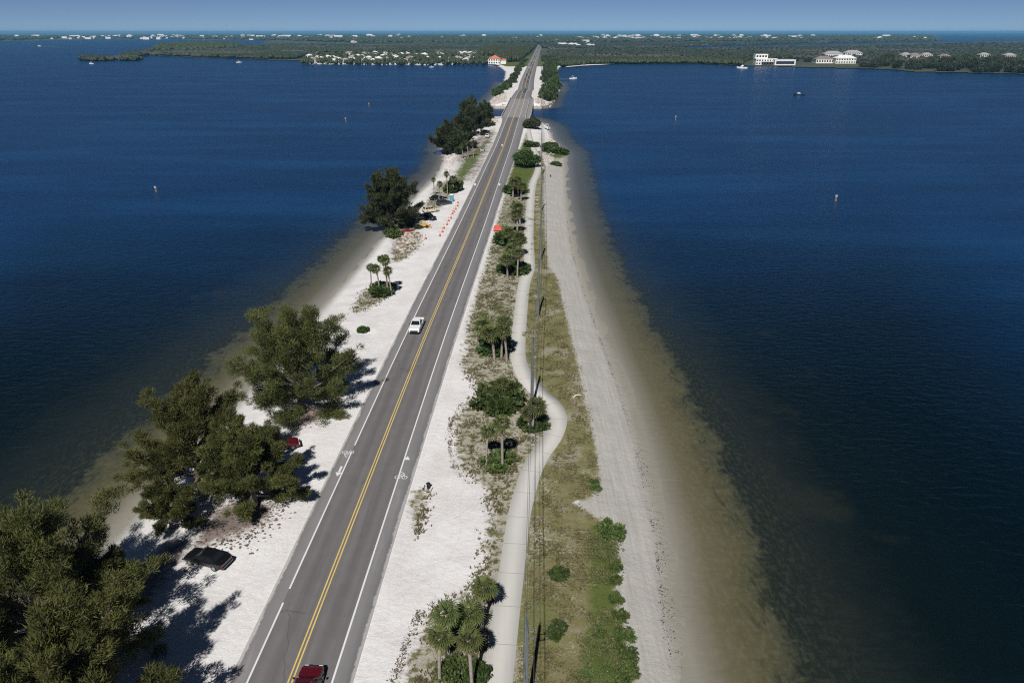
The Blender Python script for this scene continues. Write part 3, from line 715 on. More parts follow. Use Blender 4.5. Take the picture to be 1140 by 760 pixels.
def casuarina(name, loc, R0, H, seed, limbs=16, per=200, L=.42, W=.075, lean=(0, 0), mat='needle', low=.06, subs=4):
    """ascending limbs, each carrying feathery plumes of needles"""
    rng = np.random.default_rng(seed); rnd = random.Random(seed); e = empty(name, loc); mb = MB(); th = H * .42
    tip = Vector((lean[0], lean[1], H * .9))
    mb.tube([(0, 0, -.4), (lean[0] * .1, lean[1] * .1, th * .5), (lean[0] * .4, lean[1] * .4, th), tip], [R0 * .05 + .08, R0 * .04 + .06, R0 * .028 + .04, .03], 8)
    C = []; RR = []; D = []
    def plume(pts, r0, r1, step):
        segs = [(Vector(p), Vector(q)) for p, q in zip(pts[:-1], pts[1:])]; tot = sum((q - p).length for p, q in segs); run = 0
        for p, q in segs:
            n = max(1, int((q - p).length / step))
            for j in range(n):
                f = (run + (q - p).length * (j + rnd.random()) / n) / tot; c = p.lerp(q, (j + rnd.random()) / n); rr = (r0 + (r1 - r0) * f) * rnd.uniform(.75, 1.3)
                c = c + Vector((rnd.gauss(0, 1), rnd.gauss(0, 1), rnd.gauss(0, .7))) * rr * .35
                if c.z < rr * .4: c.z = rr * .4
                C.append(tuple(c)); RR.append((rr, rr, rr * .8)); D.append(tuple(((q - p).normalized() + Vector((0, 0, .25))).normalized()))
            run += (q - p).length
    for k in range(limbs):
        az = k * 2.39996 + rnd.uniform(-.35, .35); u = (k + .5) / limbs; el = R(-4 + 88 * u ** 1.15 + rnd.uniform(-7, 7)); ln = rnd.uniform(.7, 1.12)
        zs = H * (low + .36 * u * rnd.uniform(.6, 1.0)); st = Vector((lean[0] * zs / H * .6, lean[1] * zs / H * .6, zs + .4))
        d = Vector((math.cos(az) * math.cos(el), math.sin(az) * math.cos(el), math.sin(el)))
        end = st + Vector((d.x * R0 * ln, d.y * R0 * ln, d.z * (H - zs) * ln)) + Vector((lean[0] * .5 * u, lean[1] * .5 * u, 0)); end.z = min(end.z, H * 1.04)
        mid = st.lerp(end, .5) + Vector((rnd.uniform(-.06, .06) * R0, rnd.uniform(-.06, .06) * R0, -.03 * R0 * math.cos(el))); end.z += .06 * R0 * math.cos(el)
        mb.tube([st, st.lerp(mid, .5), mid, mid.lerp(end, .55), end], [.03 * R0, .022 * R0, .016 * R0, .009 * R0, .012], 5, cap=False)
        plume([st.lerp(mid, .75), mid, end], R0 * .125, R0 * .07, R0 * .075)
        ld = (end - st).normalized(); side = ld.cross(Vector((0, 0, 1)));
        if side.length < .2: side = Vector((1, 0, 0))
        side.normalize(); upv = side.cross(ld)
        for q in range(subs):
            f = .32 + .55 * (q + rnd.random()) / subs; p = st.lerp(mid, f * 2) if f < .5 else mid.lerp(end, f * 2 - 1); a = rnd.uniform(0, 6.28) if subs > 4 else (q + rnd.uniform(-.2, .2)) * 2.2
            dd = (ld * .75 + (side * math.cos(a) + upv * math.sin(a)) * .75 + Vector((0, 0, .15))).normalized(); q2 = p + dd * R0 * rnd.uniform(.24, .42) * (1.15 - .5 * f)
            mb.tube([p, p.lerp(q2, .5), q2], [.009 * R0, .006 * R0, .01], 4, cap=False); plume([p.lerp(q2, .25), q2], R0 * .10, R0 * .06, R0 * .08)
    C = np.array(C); RR = np.array(RR); D = np.array(D); wt = (RR[:, 0] / RR[:, 0].mean()) ** 2
    mb.build('trunk', M['bark'], e, smooth=True)
    V, F = tri_leaves(C, RR, per, L, W, rng, wts=wt, spread=.55, shell=.45, up=.2, bias=D * .75); np_mesh('crown', V, F, M[mat], e); return e

def bush_cloud(w, d, h, seed, per=170, leaf=.3, n=16):
    rng = np.random.default_rng(seed)
    a = rng.uniform(0, 2 * math.pi, n); r = np.sqrt(rng.random(n)) * .82
    C = np.column_stack([np.cos(a) * r * w, np.sin(a) * r * d, rng.uniform(.22, .72, n) * h * (1 - .45 * r)]); s = rng.uniform(.26, .44, n)
    RR = np.column_stack([s * w, s * d, s * h * .85]); V, F = tri_leaves(C, RR, per, leaf, leaf * .7, rng, quad=True, shell=.4)
    V[:, 2] = np.maximum(V[:, 2], .02); return V, F
def make_bush(w, d, h, seed, mat='bush', name='shrub', **k):
    def f():
        e = empty(name, (0, 0, 0)); V, F = bush_cloud(w, d, h, seed, **k); np_mesh('foliage', V, F, M[mat], e)
        mb = MB(); rnd = random.Random(seed)
        for i in range(5):
            a = rnd.uniform(0, 6.28); mb.tube([(0, 0, -.1), (math.cos(a) * w * .25, math.sin(a) * d * .25, h * .35), (math.cos(a) * w * .45, math.sin(a) * d * .45, h * .7)], [.06, .045, .02], 5)
        mb.build('stems', M['bark'], e); return e
    return f

def make_palm(h, seed, fronds=28, dead=9, size=.92):
    def f():
        rnd = random.Random(seed); e = empty('sabal_palm', (0, 0, 0)); mb = MB(); lx, ly = rnd.uniform(-.4, .4), rnd.uniform(-.4, .4)
        top = Vector((lx, ly, h)); n = 7
        pts = [Vector((lx * (k / n) ** 2, ly * (k / n) ** 2, -.3 + (h + .3) * k / n)) for k in range(n + 1)]
        mb.tube(pts, [.21, .17, .155, .15, .15, .155, .17, .19], 9); mb.build('trunk', M['pale_bark'], e, smooth=True)
        def frond(mb, az, el, pl, bl, nb=10):
            d = Vector((math.cos(az) * math.cos(el), math.sin(az) * math.cos(el), math.sin(el))); s = Vector((-math.sin(az), math.cos(az), 0)); u = s.cross(d) * -1
            if u.z < 0: u = -u
            tip = top + d * pl * .55 + Vector((0, 0, .0)); end = top + d * pl + Vector((0, 0, -.10 * pl))
            mb.tube([top, tip, end], [.03, .022, .014], 3, cap=False)
            for k in range(nb):
                a = R(-100 + 200 * k / (nb - 1)); L = bl * (1 - .28 * abs(a) / R(100)) * rnd.uniform(.85, 1.1)
                bd = (d * math.cos(a) + s * math.sin(a)).normalized(); sd = (s * math.cos(a) - d * math.sin(a)).normalized() * .075 * size
                m = end + bd * L * .55 + u * .05; t = end + bd * L - Vector((0, 0, .16 * L)) + u * .02
                mb.add([end, m - sd, t, m + sd], [(0, 1, 2, 3)])
        cr = MB()
        for k in range(fronds):
            z = 1 - (k + .5) / fronds * 1.55; el = math.asin(max(-1, min(1, z))) * .95; frond(cr, k * 2.39996 + rnd.uniform(-.2, .2), el, rnd.uniform(.55, .85) * size, rnd.uniform(.75, .95) * size)
        cr.build('crown', M['palm'], e)
        if dead:
            dr = MB()
            for k in range(dead): frond(dr, rnd.uniform(0, 6.28), R(rnd.uniform(-75, -40)), .55 * size, .7 * size, 9)
            dr.build('dry_fronds', M['dry'], e)
        return e
    return f
PALMS = [Kind(make_palm(4.6, 1)), Kind(make_palm(5.6, 2, dead=10)), Kind(make_palm(6.6, 3, 25, 6)), Kind(make_palm(3.2, 4, 30, 5))]
PH_ = [4.6, 5.6, 6.6, 3.2]
BUSH = [Kind(make_bush(1, 1, 1, 11)), Kind(make_bush(1, 1, 1, 12)), Kind(make_bush(1, 1, 1, 13))]
BRT = [Kind(make_bush(1, 1, 1, 21, 'bush_bright', n=13, per=110, leaf=.24)), Kind(make_bush(1, 1, 1, 22, 'bush_bright', n=11, per=110, leaf=.24)), Kind(make_bush(1, 1, 1, 23, 'bush_bright', n=15, per=90, leaf=.2))]
_rv = random.Random(5)
def palm(px, py, k, label, group, sc=1.0, foot=False):
    loc = on(px, py) if foot else under(px, py, PH_[k] * sc)
    return PALMS[k].put(loc, _rv.uniform(0, 6.28), sc, label, 'palm', group)
def bush(px, py, w, h, label, group, bright=False, d=None, foot=False):
    loc = on(px, py) if foot else under(px, py, h * .5)
    k = (BRT if bright else BUSH); return k[_rv.randrange(len(k))].put(loc, _rv.uniform(0, 6.28) if d is None else 0, (w, d or w, h), label, 'shrub', group)

# -------- casuarinas along the left shore (photo positions of crown centres)
def cas(px, py, hc, *a, label=None, **k):
    e = casuarina('casuarina_tree', under(px, py, hc), *a, **k); return tag(e, label, 'tree', 'casuarinas on the left shore')
def casf(px, py, *a, label=None, **k):
    e = casuarina('casuarina_tree', on(px, py), *a, **k); return tag(e, label, 'tree', 'casuarinas on the left shore')
casf(336, 456, 9.3, 15.5, 31, limbs=32, per=200, lean=(.3, 1.2), label='big rounded casuarina on white sand level with the white pickup')
casf(226, 556, 7.5, 14.5, 32, limbs=25, per=200, lean=(-.4, 1.4), low=.16, label='tall casuarina leaning over the shallows, left of the dark red car')
casf(284, 564, 5.9, 10.5, 33, limbs=24, per=200, lean=(-.2, 1.4), low=.1, label='lower casuarina standing right over the dark red car')
casf(192, 588, 3.2, 5.5, 38, limbs=15, per=150, lean=(-.8, .4), label='small low casuarina at the water edge, left of the brown needle litter')
casf(62, 735, 9.2, 15.0, 34, limbs=28, per=180, lean=(-1.0, 1.0), low=.12, label='huge casuarina filling the left edge of the view by the water')
casf(100, 850, 7.6, 14.0, 35, limbs=26, per=180, lean=(-.6, .8), low=.1, label='dark casuarina nearest the viewer on the left sand')
casf(-50, 820, 8.2, 14.0, 36, limbs=20, per=150, label='casuarina cut off by the left side of the view')
casf(118, 690, 3.9, 6.5, 37, limbs=14, per=160, lean=(1.4, .3), low=.25, label='light green casuarina bough tree left of the black car')
casf(438, 256, 8.6, 16.5, 41, limbs=29, per=85, L=.85, W=.18, mat='pine', label='tall dark casuarina by the water beside the parked cars')
for px, py, rr, h, sd, lb in ((499, 171, 8, 14, 42, 'leftmost broad casuarina of the far grove, over the water'), (515, 165, 8, 15.5, 43, 'middle casuarina of the far grove above the fence'),
                              (523, 142, 8.5, 16, 44, 'rearmost casuarina of the far grove near the bridge'), (541, 141, 6.5, 14, 45, 'right hand casuarina of the far grove beside the channel'),
                              (507, 171, 6, 10, 46, 'low casuarina at the front of the far grove'), (529, 151, 7, 14.5, 47, 'casuarina of the far grove behind the white van')):
    casf(px, py, rr, h, sd, limbs=16, per=40, L=1.3, W=.3, mat='pine', label=lb)

# -------- palms and shrubs between road and path
g1 = 'cabbage palms in the clump nearest the viewer'
palm(497, 678, 1, 'palm at the upper left of the nearest clump, with a yellowed skirt', g1)
palm(535.5, 657, 0, 'rearmost palm of the nearest clump, its crown against the path', g1)
palm(487, 713, 0, 'leftmost palm of the nearest clump, beside the white sand', g1, .95)
palm(524, 713, 2, 'largest palm of the nearest clump, its shadow on the path', g1, .95)
palm(525, 686, 3, 'yellow green palm in the middle of the nearest clump', g1, 1.1)
bush(508, 745, 1.5, 1.7, 'leafy shrub at the foot of the nearest palm clump', 'shrubs beside the path', True)
bush(530, 748, 1.0, 1.3, 'small shrub under the largest palm of the nearest clump', 'shrubs beside the path')
g2 = 'cabbage palms inside the path bend'
palm(559, 470, 2, 'palm with a long bare pale trunk inside the path bend', g2, 1.02)
palm(541, 482, 1, 'lower palm left of the long trunked palm at the path bend', g2, .85)
bush(553, 511, 2.3, 1.6, 'wide shrub at the foot of the long trunked palm', 'shrubs beside the path', True)
bush(555, 440, 3.0, 3.2, 'broad seagrape thicket left of the utility pole at the path bend', 'shrubs beside the path')
palm(556, 427, 3, 'palm rising out of the broad thicket at the path bend', g2, 1.05)
palm(545, 433, 3, 'short palm on the left of the broad thicket', g2, .8)
palm(593, 451, 3, 'bushy palm touching the inside of the path bend', g2, 1.25)
palm(589, 462, 3, 'short palm in front of the bushy palm at the path bend', g2, .8)
bush(594, 469, 1.7, 1.8, 'thick shrub under the bushy palm at the path bend', 'shrubs beside the path')
g3 = 'cabbage palms opposite the white pickup'
palm(541, 362, 3, 'left palm of the clump opposite the white pickup', g3, 1.4)
palm(558, 357, 1, 'rear palm of the clump opposite the white pickup', g3, 1.2)
palm(564, 368, 0, 'right palm of the clump opposite the white pickup, beside the path', g3, 1.2)
palm(550, 371, 3, 'short front palm of the clump opposite the white pickup', g3, 1.45)
bush(549, 382, 3.0, 2.3, 'shrub under the palm clump opposite the white pickup', 'shrubs beside the path')
g4 = 'cabbage palms in the dense row before the bend by the red tent'
for px, py, k, sc, lb in ((567, 278, 1, .9, 'left palm'), (573, 270, 2, .9, 'rear palm'), (580, 264, 1, 1.0, 'palm beside the path'), (565, 288, 0, .9, 'low front left palm'), (576, 282, 2, .95, 'tall front palm with a pale trunk'), (568, 258, 0, .9, 'farthest small palm')):
    palm(px, py, 0 if k == 2 else 3, lb + ' of the dense row right of the red tent', g4, sc * (1.25 if k == 2 else 1.5))
bush(572, 297, 3.2, 2.6, 'shrub at the near end of the dense palm row right of the red tent', 'shrubs beside the path')
bush(567, 264, 3.2, 3.0, 'shrub in the dense palm row right of the red tent', 'shrubs beside the path')
g5 = 'cabbage palms on the green verge'
for px, py, k, sc, lb in ((573, 229, 1, 1.0, 'left palm of the trio beyond the red tent'), (579, 231, 0, 1.05, 'right palm of the trio beyond the red tent'), (576, 239, 3, 1.2, 'short front palm of the trio beyond the red tent'),
                          (571, 203, 3, 1.3, 'left palm on the green verge short of the round tree'), (577, 201, 0, 1.1, 'middle palm on the green verge short of the round tree'), (580, 207, 0, 1.0, 'right palm on the green verge short of the round tree')):
    palm(px, py, 3, lb, g5, min(1.6, sc * 1.5))
bush(574, 210, 3.4, 2.8, 'shrub under the palms on the green verge', 'shrubs beside the path')
def round_tree(px, py, hc, r, h, seed, label, cat='tree', group=None, mat='bush', name='broadleaf_tree', per=190, leaf=.6):
    e = empty(name, under(px, py, hc)); V, F = bush_cloud(r, r, h * .85, seed, per, leaf, 26); V[:, 2] += h * .15; np_mesh('crown', V, F, M[mat], e)
    mb = MB(); mb.tube([(0, 0, -.3), (.1, 0, h * .3), (0, .1, h * .6)], [.28, .22, .1], 7)
    for k in range(5):
        a = k * 1.26 + .4; mb.tube([(0, 0, h * .28), (math.cos(a) * r * .4, math.sin(a) * r * .4, h * .55)], [.12, .04], 5)
    mb.build('trunk', M['bark'], e); return tag(e, label, cat, group)
round_tree(586, 176, 3.2, 5.6, 6.6, 51, 'round green tree on the verge just before the bridge', per=260, leaf=.7)
round_tree(591, 137.5, 2.5, 5.0, 5.5, 53, 'dark broad tree at the right end of the bridge', mat='pine', leaf=.9)
bush(592, 160, 3.2, 2.6, 'shrub between the round tree and the bridge', 'shrubs beside the path')
for px, py, w, h, lb in ((611, 163, 3.5, 2.2, 'left shrub on the green point of the right shore'), (617, 166, 4.5, 2.4, 'broad middle shrub on the green point of the right shore'), (624, 168, 4, 2.2, 'outermost shrub on the green point of the right shore'),
                         (614, 160.5, 3.4, 2.0, 'rear shrub on the green point of the right shore'), (619, 182, 2.0, 1.4, 'small shrub among the rocks at the head of the beach')):
    bush(px, py, w, h, lb, 'shrubs on the right shore')
# hedge along the beach
for px, py, w, h, lb in ((680, 588, 1.55, 1.7, 'round dark shrub at the far end of the beach hedge'), (686, 628, .95, 1.0, 'low hedge shrub just nearer than the round dark shrub'), (686, 645, .85, 1.0, 'second low hedge shrub along the beach'),
                         (687, 664, .95, 1.1, 'hedge shrub level with the rearmost clump palm'), (691, 684, 1.0, 1.1, 'hedge shrub beside the beach before the wide part'), (694, 704, 1.25, 1.2, 'wide hedge shrub leaning onto the beach'),
                         (697, 726, 1.3, 1.2, 'wide hedge shrub near the front of the beach hedge'), (700, 748, 1.4, 1.3, 'hedge shrub closest to the viewer by the beach'), (676, 742, .8, .7, 'low leafy shrub left of the closest hedge shrub'), (656, 750, .9, .5, 'low spreading shrub in the bright grass at the near edge'),
                         (668, 706, .8, .5, 'low spreading shrub in the bright grass left of the hedge'), (655, 712, .5, .35, 'small plant left of the low spreading shrub'), (688, 775, 1.6, 1.4, 'hedge shrub cut by the lower edge of the view'), (662, 768, 1.2, .9, 'grassy shrub cut by the lower edge of the view'),
                         (664, 542, .8, .5, 'low bright shrub by the sandy notch of the beach'), (661, 535, .6, .4, 'tiny bright shrub before the sandy notch of the beach')):
    bush(px, py, w * (1.0 if py < 600 else .8), h * .85, lb, 'hedge shrubs along the right beach', True)
bush(622, 637, .85, .8, 'lone dark green shrub in the dry grass, the farther of two', 'lone shrubs in the dry grass'); bush(619.5, 700, 1.0, .8, 'lone dark green shrub in the dry grass, the nearer of two', 'lone shrubs in the dry grass')
# left shore plants
g6 = 'cabbage palms on the left sand spit'
for px, py, k, sc, lb in ((412, 298, 2, .85, 'leftmost palm of the four on the left sand'), (421, 299, 1, .95, 'second palm from the left of the four on the left sand'), (429, 290, 2, 1.05, 'tallest palm of the four on the left sand'), (434, 301, 1, .95, 'rightmost drooping palm of the four on the left sand')):
    palm(px, py, k, lb, g6, sc)
bush(424, 321, 2.9, 2.0, 'seagrape shrub at the foot of the four palms on the left sand', 'shrubs on the left shore'); bush(430, 318, 2.0, 1.6, 'lesser shrub right of the seagrape under the four palms', 'shrubs on the left shore')
g7 = 'cabbage palms beyond the parked cars'
for px, py, k, sc, lb in ((497.5, 194, 2, 1.0, 'tallest palm beyond the parked cars, near the blue toilet'), (482.5, 200, 2, .8, 'thin palm nearest the water beyond the parked cars'), (488, 205, 1, .95, 'palm with a dry skirt beyond the parked cars'), (504, 200, 3, 1.4, 'short palm right of the tallest palm beyond the parked cars'),
                          (521, 159, 1, 1.1, 'left palm by the low fence'), (527, 160, 1, 1.0, 'right palm by the low fence'), (515, 163, 0, 1.1, 'shortest palm by the low fence')):
    palm(px, py, k, lb, g7, sc)
bush(504, 207, 3.6, 3.4, 'dense shrub under the tallest palm beyond the parked cars', 'shrubs on the left shore')
bush(436, 259, 2.6, 2.6, 'bright green shrub at the water by the parked cars', 'shrubs on the left shore', True); bush(442, 250, 2.0, 2.0, 'shrub behind the bright green shrub at the water', 'shrubs on the left shore', True)
bush(427, 287, 1.3, 1.2, 'small round shrub on the sand short of the brown weeds', 'shrubs on the left shore'); bush(405, 366, 1.0, .9, 'small shrub on the sand beyond the big rounded casuarina', 'shrubs on the left shore')

# -------- far strip beyond the bridge
rngf = random.Random(77)
def along(pts, f):
    pts = np.array(pts); i = min(int(f * (len(pts) - 1)), len(pts) - 2); u = f * (len(pts) - 1) - i; return pts[i] * (1 - u) + pts[i + 1] * u
FT = [Kind(make_bush(1, 1, 1, 61, 'bush', 'far_tree', per=60, leaf=.32)), Kind(make_bush(1, 1, 1, 62, 'pine', 'far_tree', per=60, leaf=.32)), Kind(make_bush(1, 1, 1, 63, 'bush', 'far_tree', per=60, leaf=.32))]
for k in range(30):
    p = along([(550, 108), (559, 102), (567, 95), (571.5, 88), (576, 81), (579.5, 74), (584, 67.5)], (k + .5) / 30); loc = on(p[0] + rngf.uniform(-2, 2), p[1] + rngf.uniform(-1, 1))
    w = rngf.uniform(2.6, 4.8); FT[rngf.randrange(3)].put(loc, rngf.uniform(0, 6), (w, w, rngf.uniform(3, 6.5)), 'green tree in the row left of the road beyond the bridge', 'tree', 'trees left of the far road')
for k in range(64):
    f = (k + .5) / 64; a = along([(603, 113), (606, 100), (605, 88), (606, 78), (605, 70), (602, 64)], f); b = along([(612, 113), (618, 102), (620, 90), (618, 80), (620, 74), (626, 68)], f); u = rngf.random() ** .7
    loc = on(a[0] * (1 - u) + b[0] * u, a[1] * (1 - u) + b[1] * u); w = rngf.uniform(2.8, 6.2)
    FT[rngf.randrange(3)].put(loc, rngf.uniform(0, 6), (w, w, rngf.uniform(4.5, 9)), 'green tree in the belt right of the road beyond the bridge', 'tree', 'trees right of the far road')

# -------- mainland woods
ICO = None
def ico():
    bm = bmesh.new(); bmesh.ops.create_icosphere(bm, subdivisions=1, radius=1); v = np.array([x.co[:] for x in bm.verts]); f = np.array([[q.index for q in p.verts] for p in bm.faces]); bm.free(); return v, f
IV, IF = ico()
def canopy(name, poly_px, n, h0, h1, r0, r1, seed, mat, label=None, zbase=.8, excl=()):
    rng = np.random.default_rng(seed); pp = np.array(poly_px); lo, hi = pp.min(0), pp.max(0); Q = []
    while len(Q) < n:
        q = rng.uniform(lo, hi, (n * 3, 2)); ok = sd_poly(q, poly_px) > 0
        for ex in excl: ok &= sd_poly(q, ex) < 0
        Q.extend(q[ok].tolist())
    Q = np.array(Q[:n]); W = np.array(GL(Q, zbase)); dist = np.hypot(W[:, 0], W[:, 1])
    r = rng.uniform(r0, r1, n) * np.clip(dist / 1500, .7, 3); h = rng.uniform(h0, h1, n)
    V = IV[None] * (1 + rng.uniform(-.3, .3, (n, len(IV), 1))); V = V * np.stack([r, r, h * .5], 1)[:, None, :]
    V[:, :, 0] += W[:, 0:1]; V[:, :, 1] += W[:, 1:2]; V[:, :, 2] += zbase + (h * .5)[:, None]
    F = IF[None] + (np.arange(n) * len(IV))[:, None, None]
    o = np_mesh(name, V.reshape(-1, 3), F.reshape(-1, 3), M[mat]); tag(o, kind='stuff')
    if label: o['label'] = label
    return o
ROADGAP = [(575, 72), (592, 60), (598, 50), (606, 48), (609, 60), (612, 72)]
MARINA = [(336, 72), (345, 59), (430, 57), (540, 60), (545, 68), (541, 73), (430, 73)]
canopy('mangrove_forest', [(606, 72), (612, 55), (700, 54), (770, 55), (880, 52.4), (960, 52), (1140, 56), (1300, 57), (1300, 80), (1140, 76), (1000, 70), (900, 66), (838, 66), (824, 71.5), (777, 70), (690, 70.2), (640, 70.5)], 9000, 3, 6.5, 3, 6, 71, 'mangrove', 'olive mangrove forest along the far right shore')
canopy('mangrove_edge', [(622, 73), (650, 70.5), (690, 69.8), (777, 69.6), (826, 71), (826, 72.8), (777, 70.8), (690, 71), (660, 71.6), (626, 74.4)], 1300, 4, 8, 3, 5, 72, 'pine', 'darker green fringe of mangroves at the far right waterline')
canopy('mangrove_forest', [(606, 54), (600, 49), (800, 47.2), (1045, 45.6), (1048, 46.4), (890, 48.7), (765, 52.1), (740, 54), (700, 54)], 2500, 4, 8, 4, 7, 73, 'mangrove', 'mangrove belt beyond the right hand inlet')
canopy('mangrove_forest', [(890, 52), (1000, 49.8), (1103, 47.3), (1300, 45.5), (1300, 57), (1000, 56), (890, 54)], 1800, 2, 4, 4, 7, 74, 'mangrove', 'mangrove belt behind the right hand houses')
canopy('mangrove_forest', [(133, 65.8), (140, 61), (168, 57), (200, 54), (300, 50.5), (420, 49), (560, 48.5), (598, 49), (592, 56), (575, 66), (560, 67), (548, 61), (430, 57), (345, 59), (330, 66), (295, 65.8), (217, 63.6), (168, 61.6)], 9000, 4, 8, 4, 7, 75, 'mangrove', 'dark green mangrove forest on the far left shore')
canopy('tall_wood', [(530, 64), (540, 56), (560, 52), (590, 50), (596, 52), (590, 60), (578, 69), (566, 70), (556, 62)], 1100, 8, 13, 3, 5, 76, 'pine', 'tall dark wood beside the road left of the mainland entrance')
canopy('tall_wood', [(168, 59), (180, 52), (215, 49.5), (262, 50.5), (268, 55), (230, 57)], 700, 9, 15, 4, 7, 77, 'pine', 'tall grey green trees rising above the left mangroves')
canopy('mangrove_islet', [(88, 67.5), (92, 65.6), (110, 65), (126, 66), (126, 68), (105, 68.6)], 260, 4, 9, 3, 5, 78, 'mangrove', 'small dark mangrove islet standing apart on the left', 0)
canopy('mangrove_islet', [(129, 67), (136, 65.2), (150, 65.4), (158, 67), (150, 68.2), (134, 68)], 240, 4, 9, 3, 5, 79, 'mangrove', 'small dark mangrove islet next to the left mainland point', 0)
canopy('far_wood', [(-240, 45), (-240, 40), (0, 40), (64, 40.5), (64, 44), (20, 45.6), (0, 46)], 900, 12, 20, 5, 9, 80, 'pine', 'dark wooded point on the far left horizon')
canopy('far_wood', [(64, 43), (64, 40.5), (300, 39.2), (600, 38.8), (800, 38.8), (1040, 39), (1040, 46), (800, 47), (600, 48.4), (420, 48.6), (300, 45), (206, 43.8)], 5500, 9, 18, 4, 8, 81, 'pine', 'low wooded mainland along the horizon')
canopy('marina_trees', MARINA, 1000, 4, 9, 2.2, 4, 82, 'pine', 'garden trees between the marina houses')

PT = Kind(make_bush(1, 1, 1, 64, 'pine', 'shore_tree', per=75, leaf=.22, n=22))
PT2 = Kind(make_bush(1, 1, 1, 65, 'mangrove', 'shore_tree', per=75, leaf=.22, n=22))
for k in range(95):
    px = 955 + rngf.random() ** .9 * 230; f = (px - 955) / 185; base = 75.2 + 5.6 * min(1, f) + (1.5 if px > 1015 else 0); u = rngf.random()
    loc = G(px, base - u * 9, .8); w = rngf.uniform(6, 10); h = rngf.uniform(8, 15) * (1.1 if u > .5 else .85)
    (PT if u > .35 else PT2).put((loc[0], loc[1], .5), rngf.uniform(0, 6), (w, w, h), 'tall dark tree in the wood on the far right shore', 'tree', 'tall trees on the far right shore')
for k in range(26):
    px = rngf.uniform(826, 960); loc = G(px, rngf.uniform(64, 71), .8); w = rngf.uniform(4, 7)
    PT2.put((loc[0], loc[1], .5), rngf.uniform(0, 6), (w, w, rngf.uniform(5, 9)), 'garden tree among the white mansions on the far right shore', 'tree', 'garden trees by the mansions')

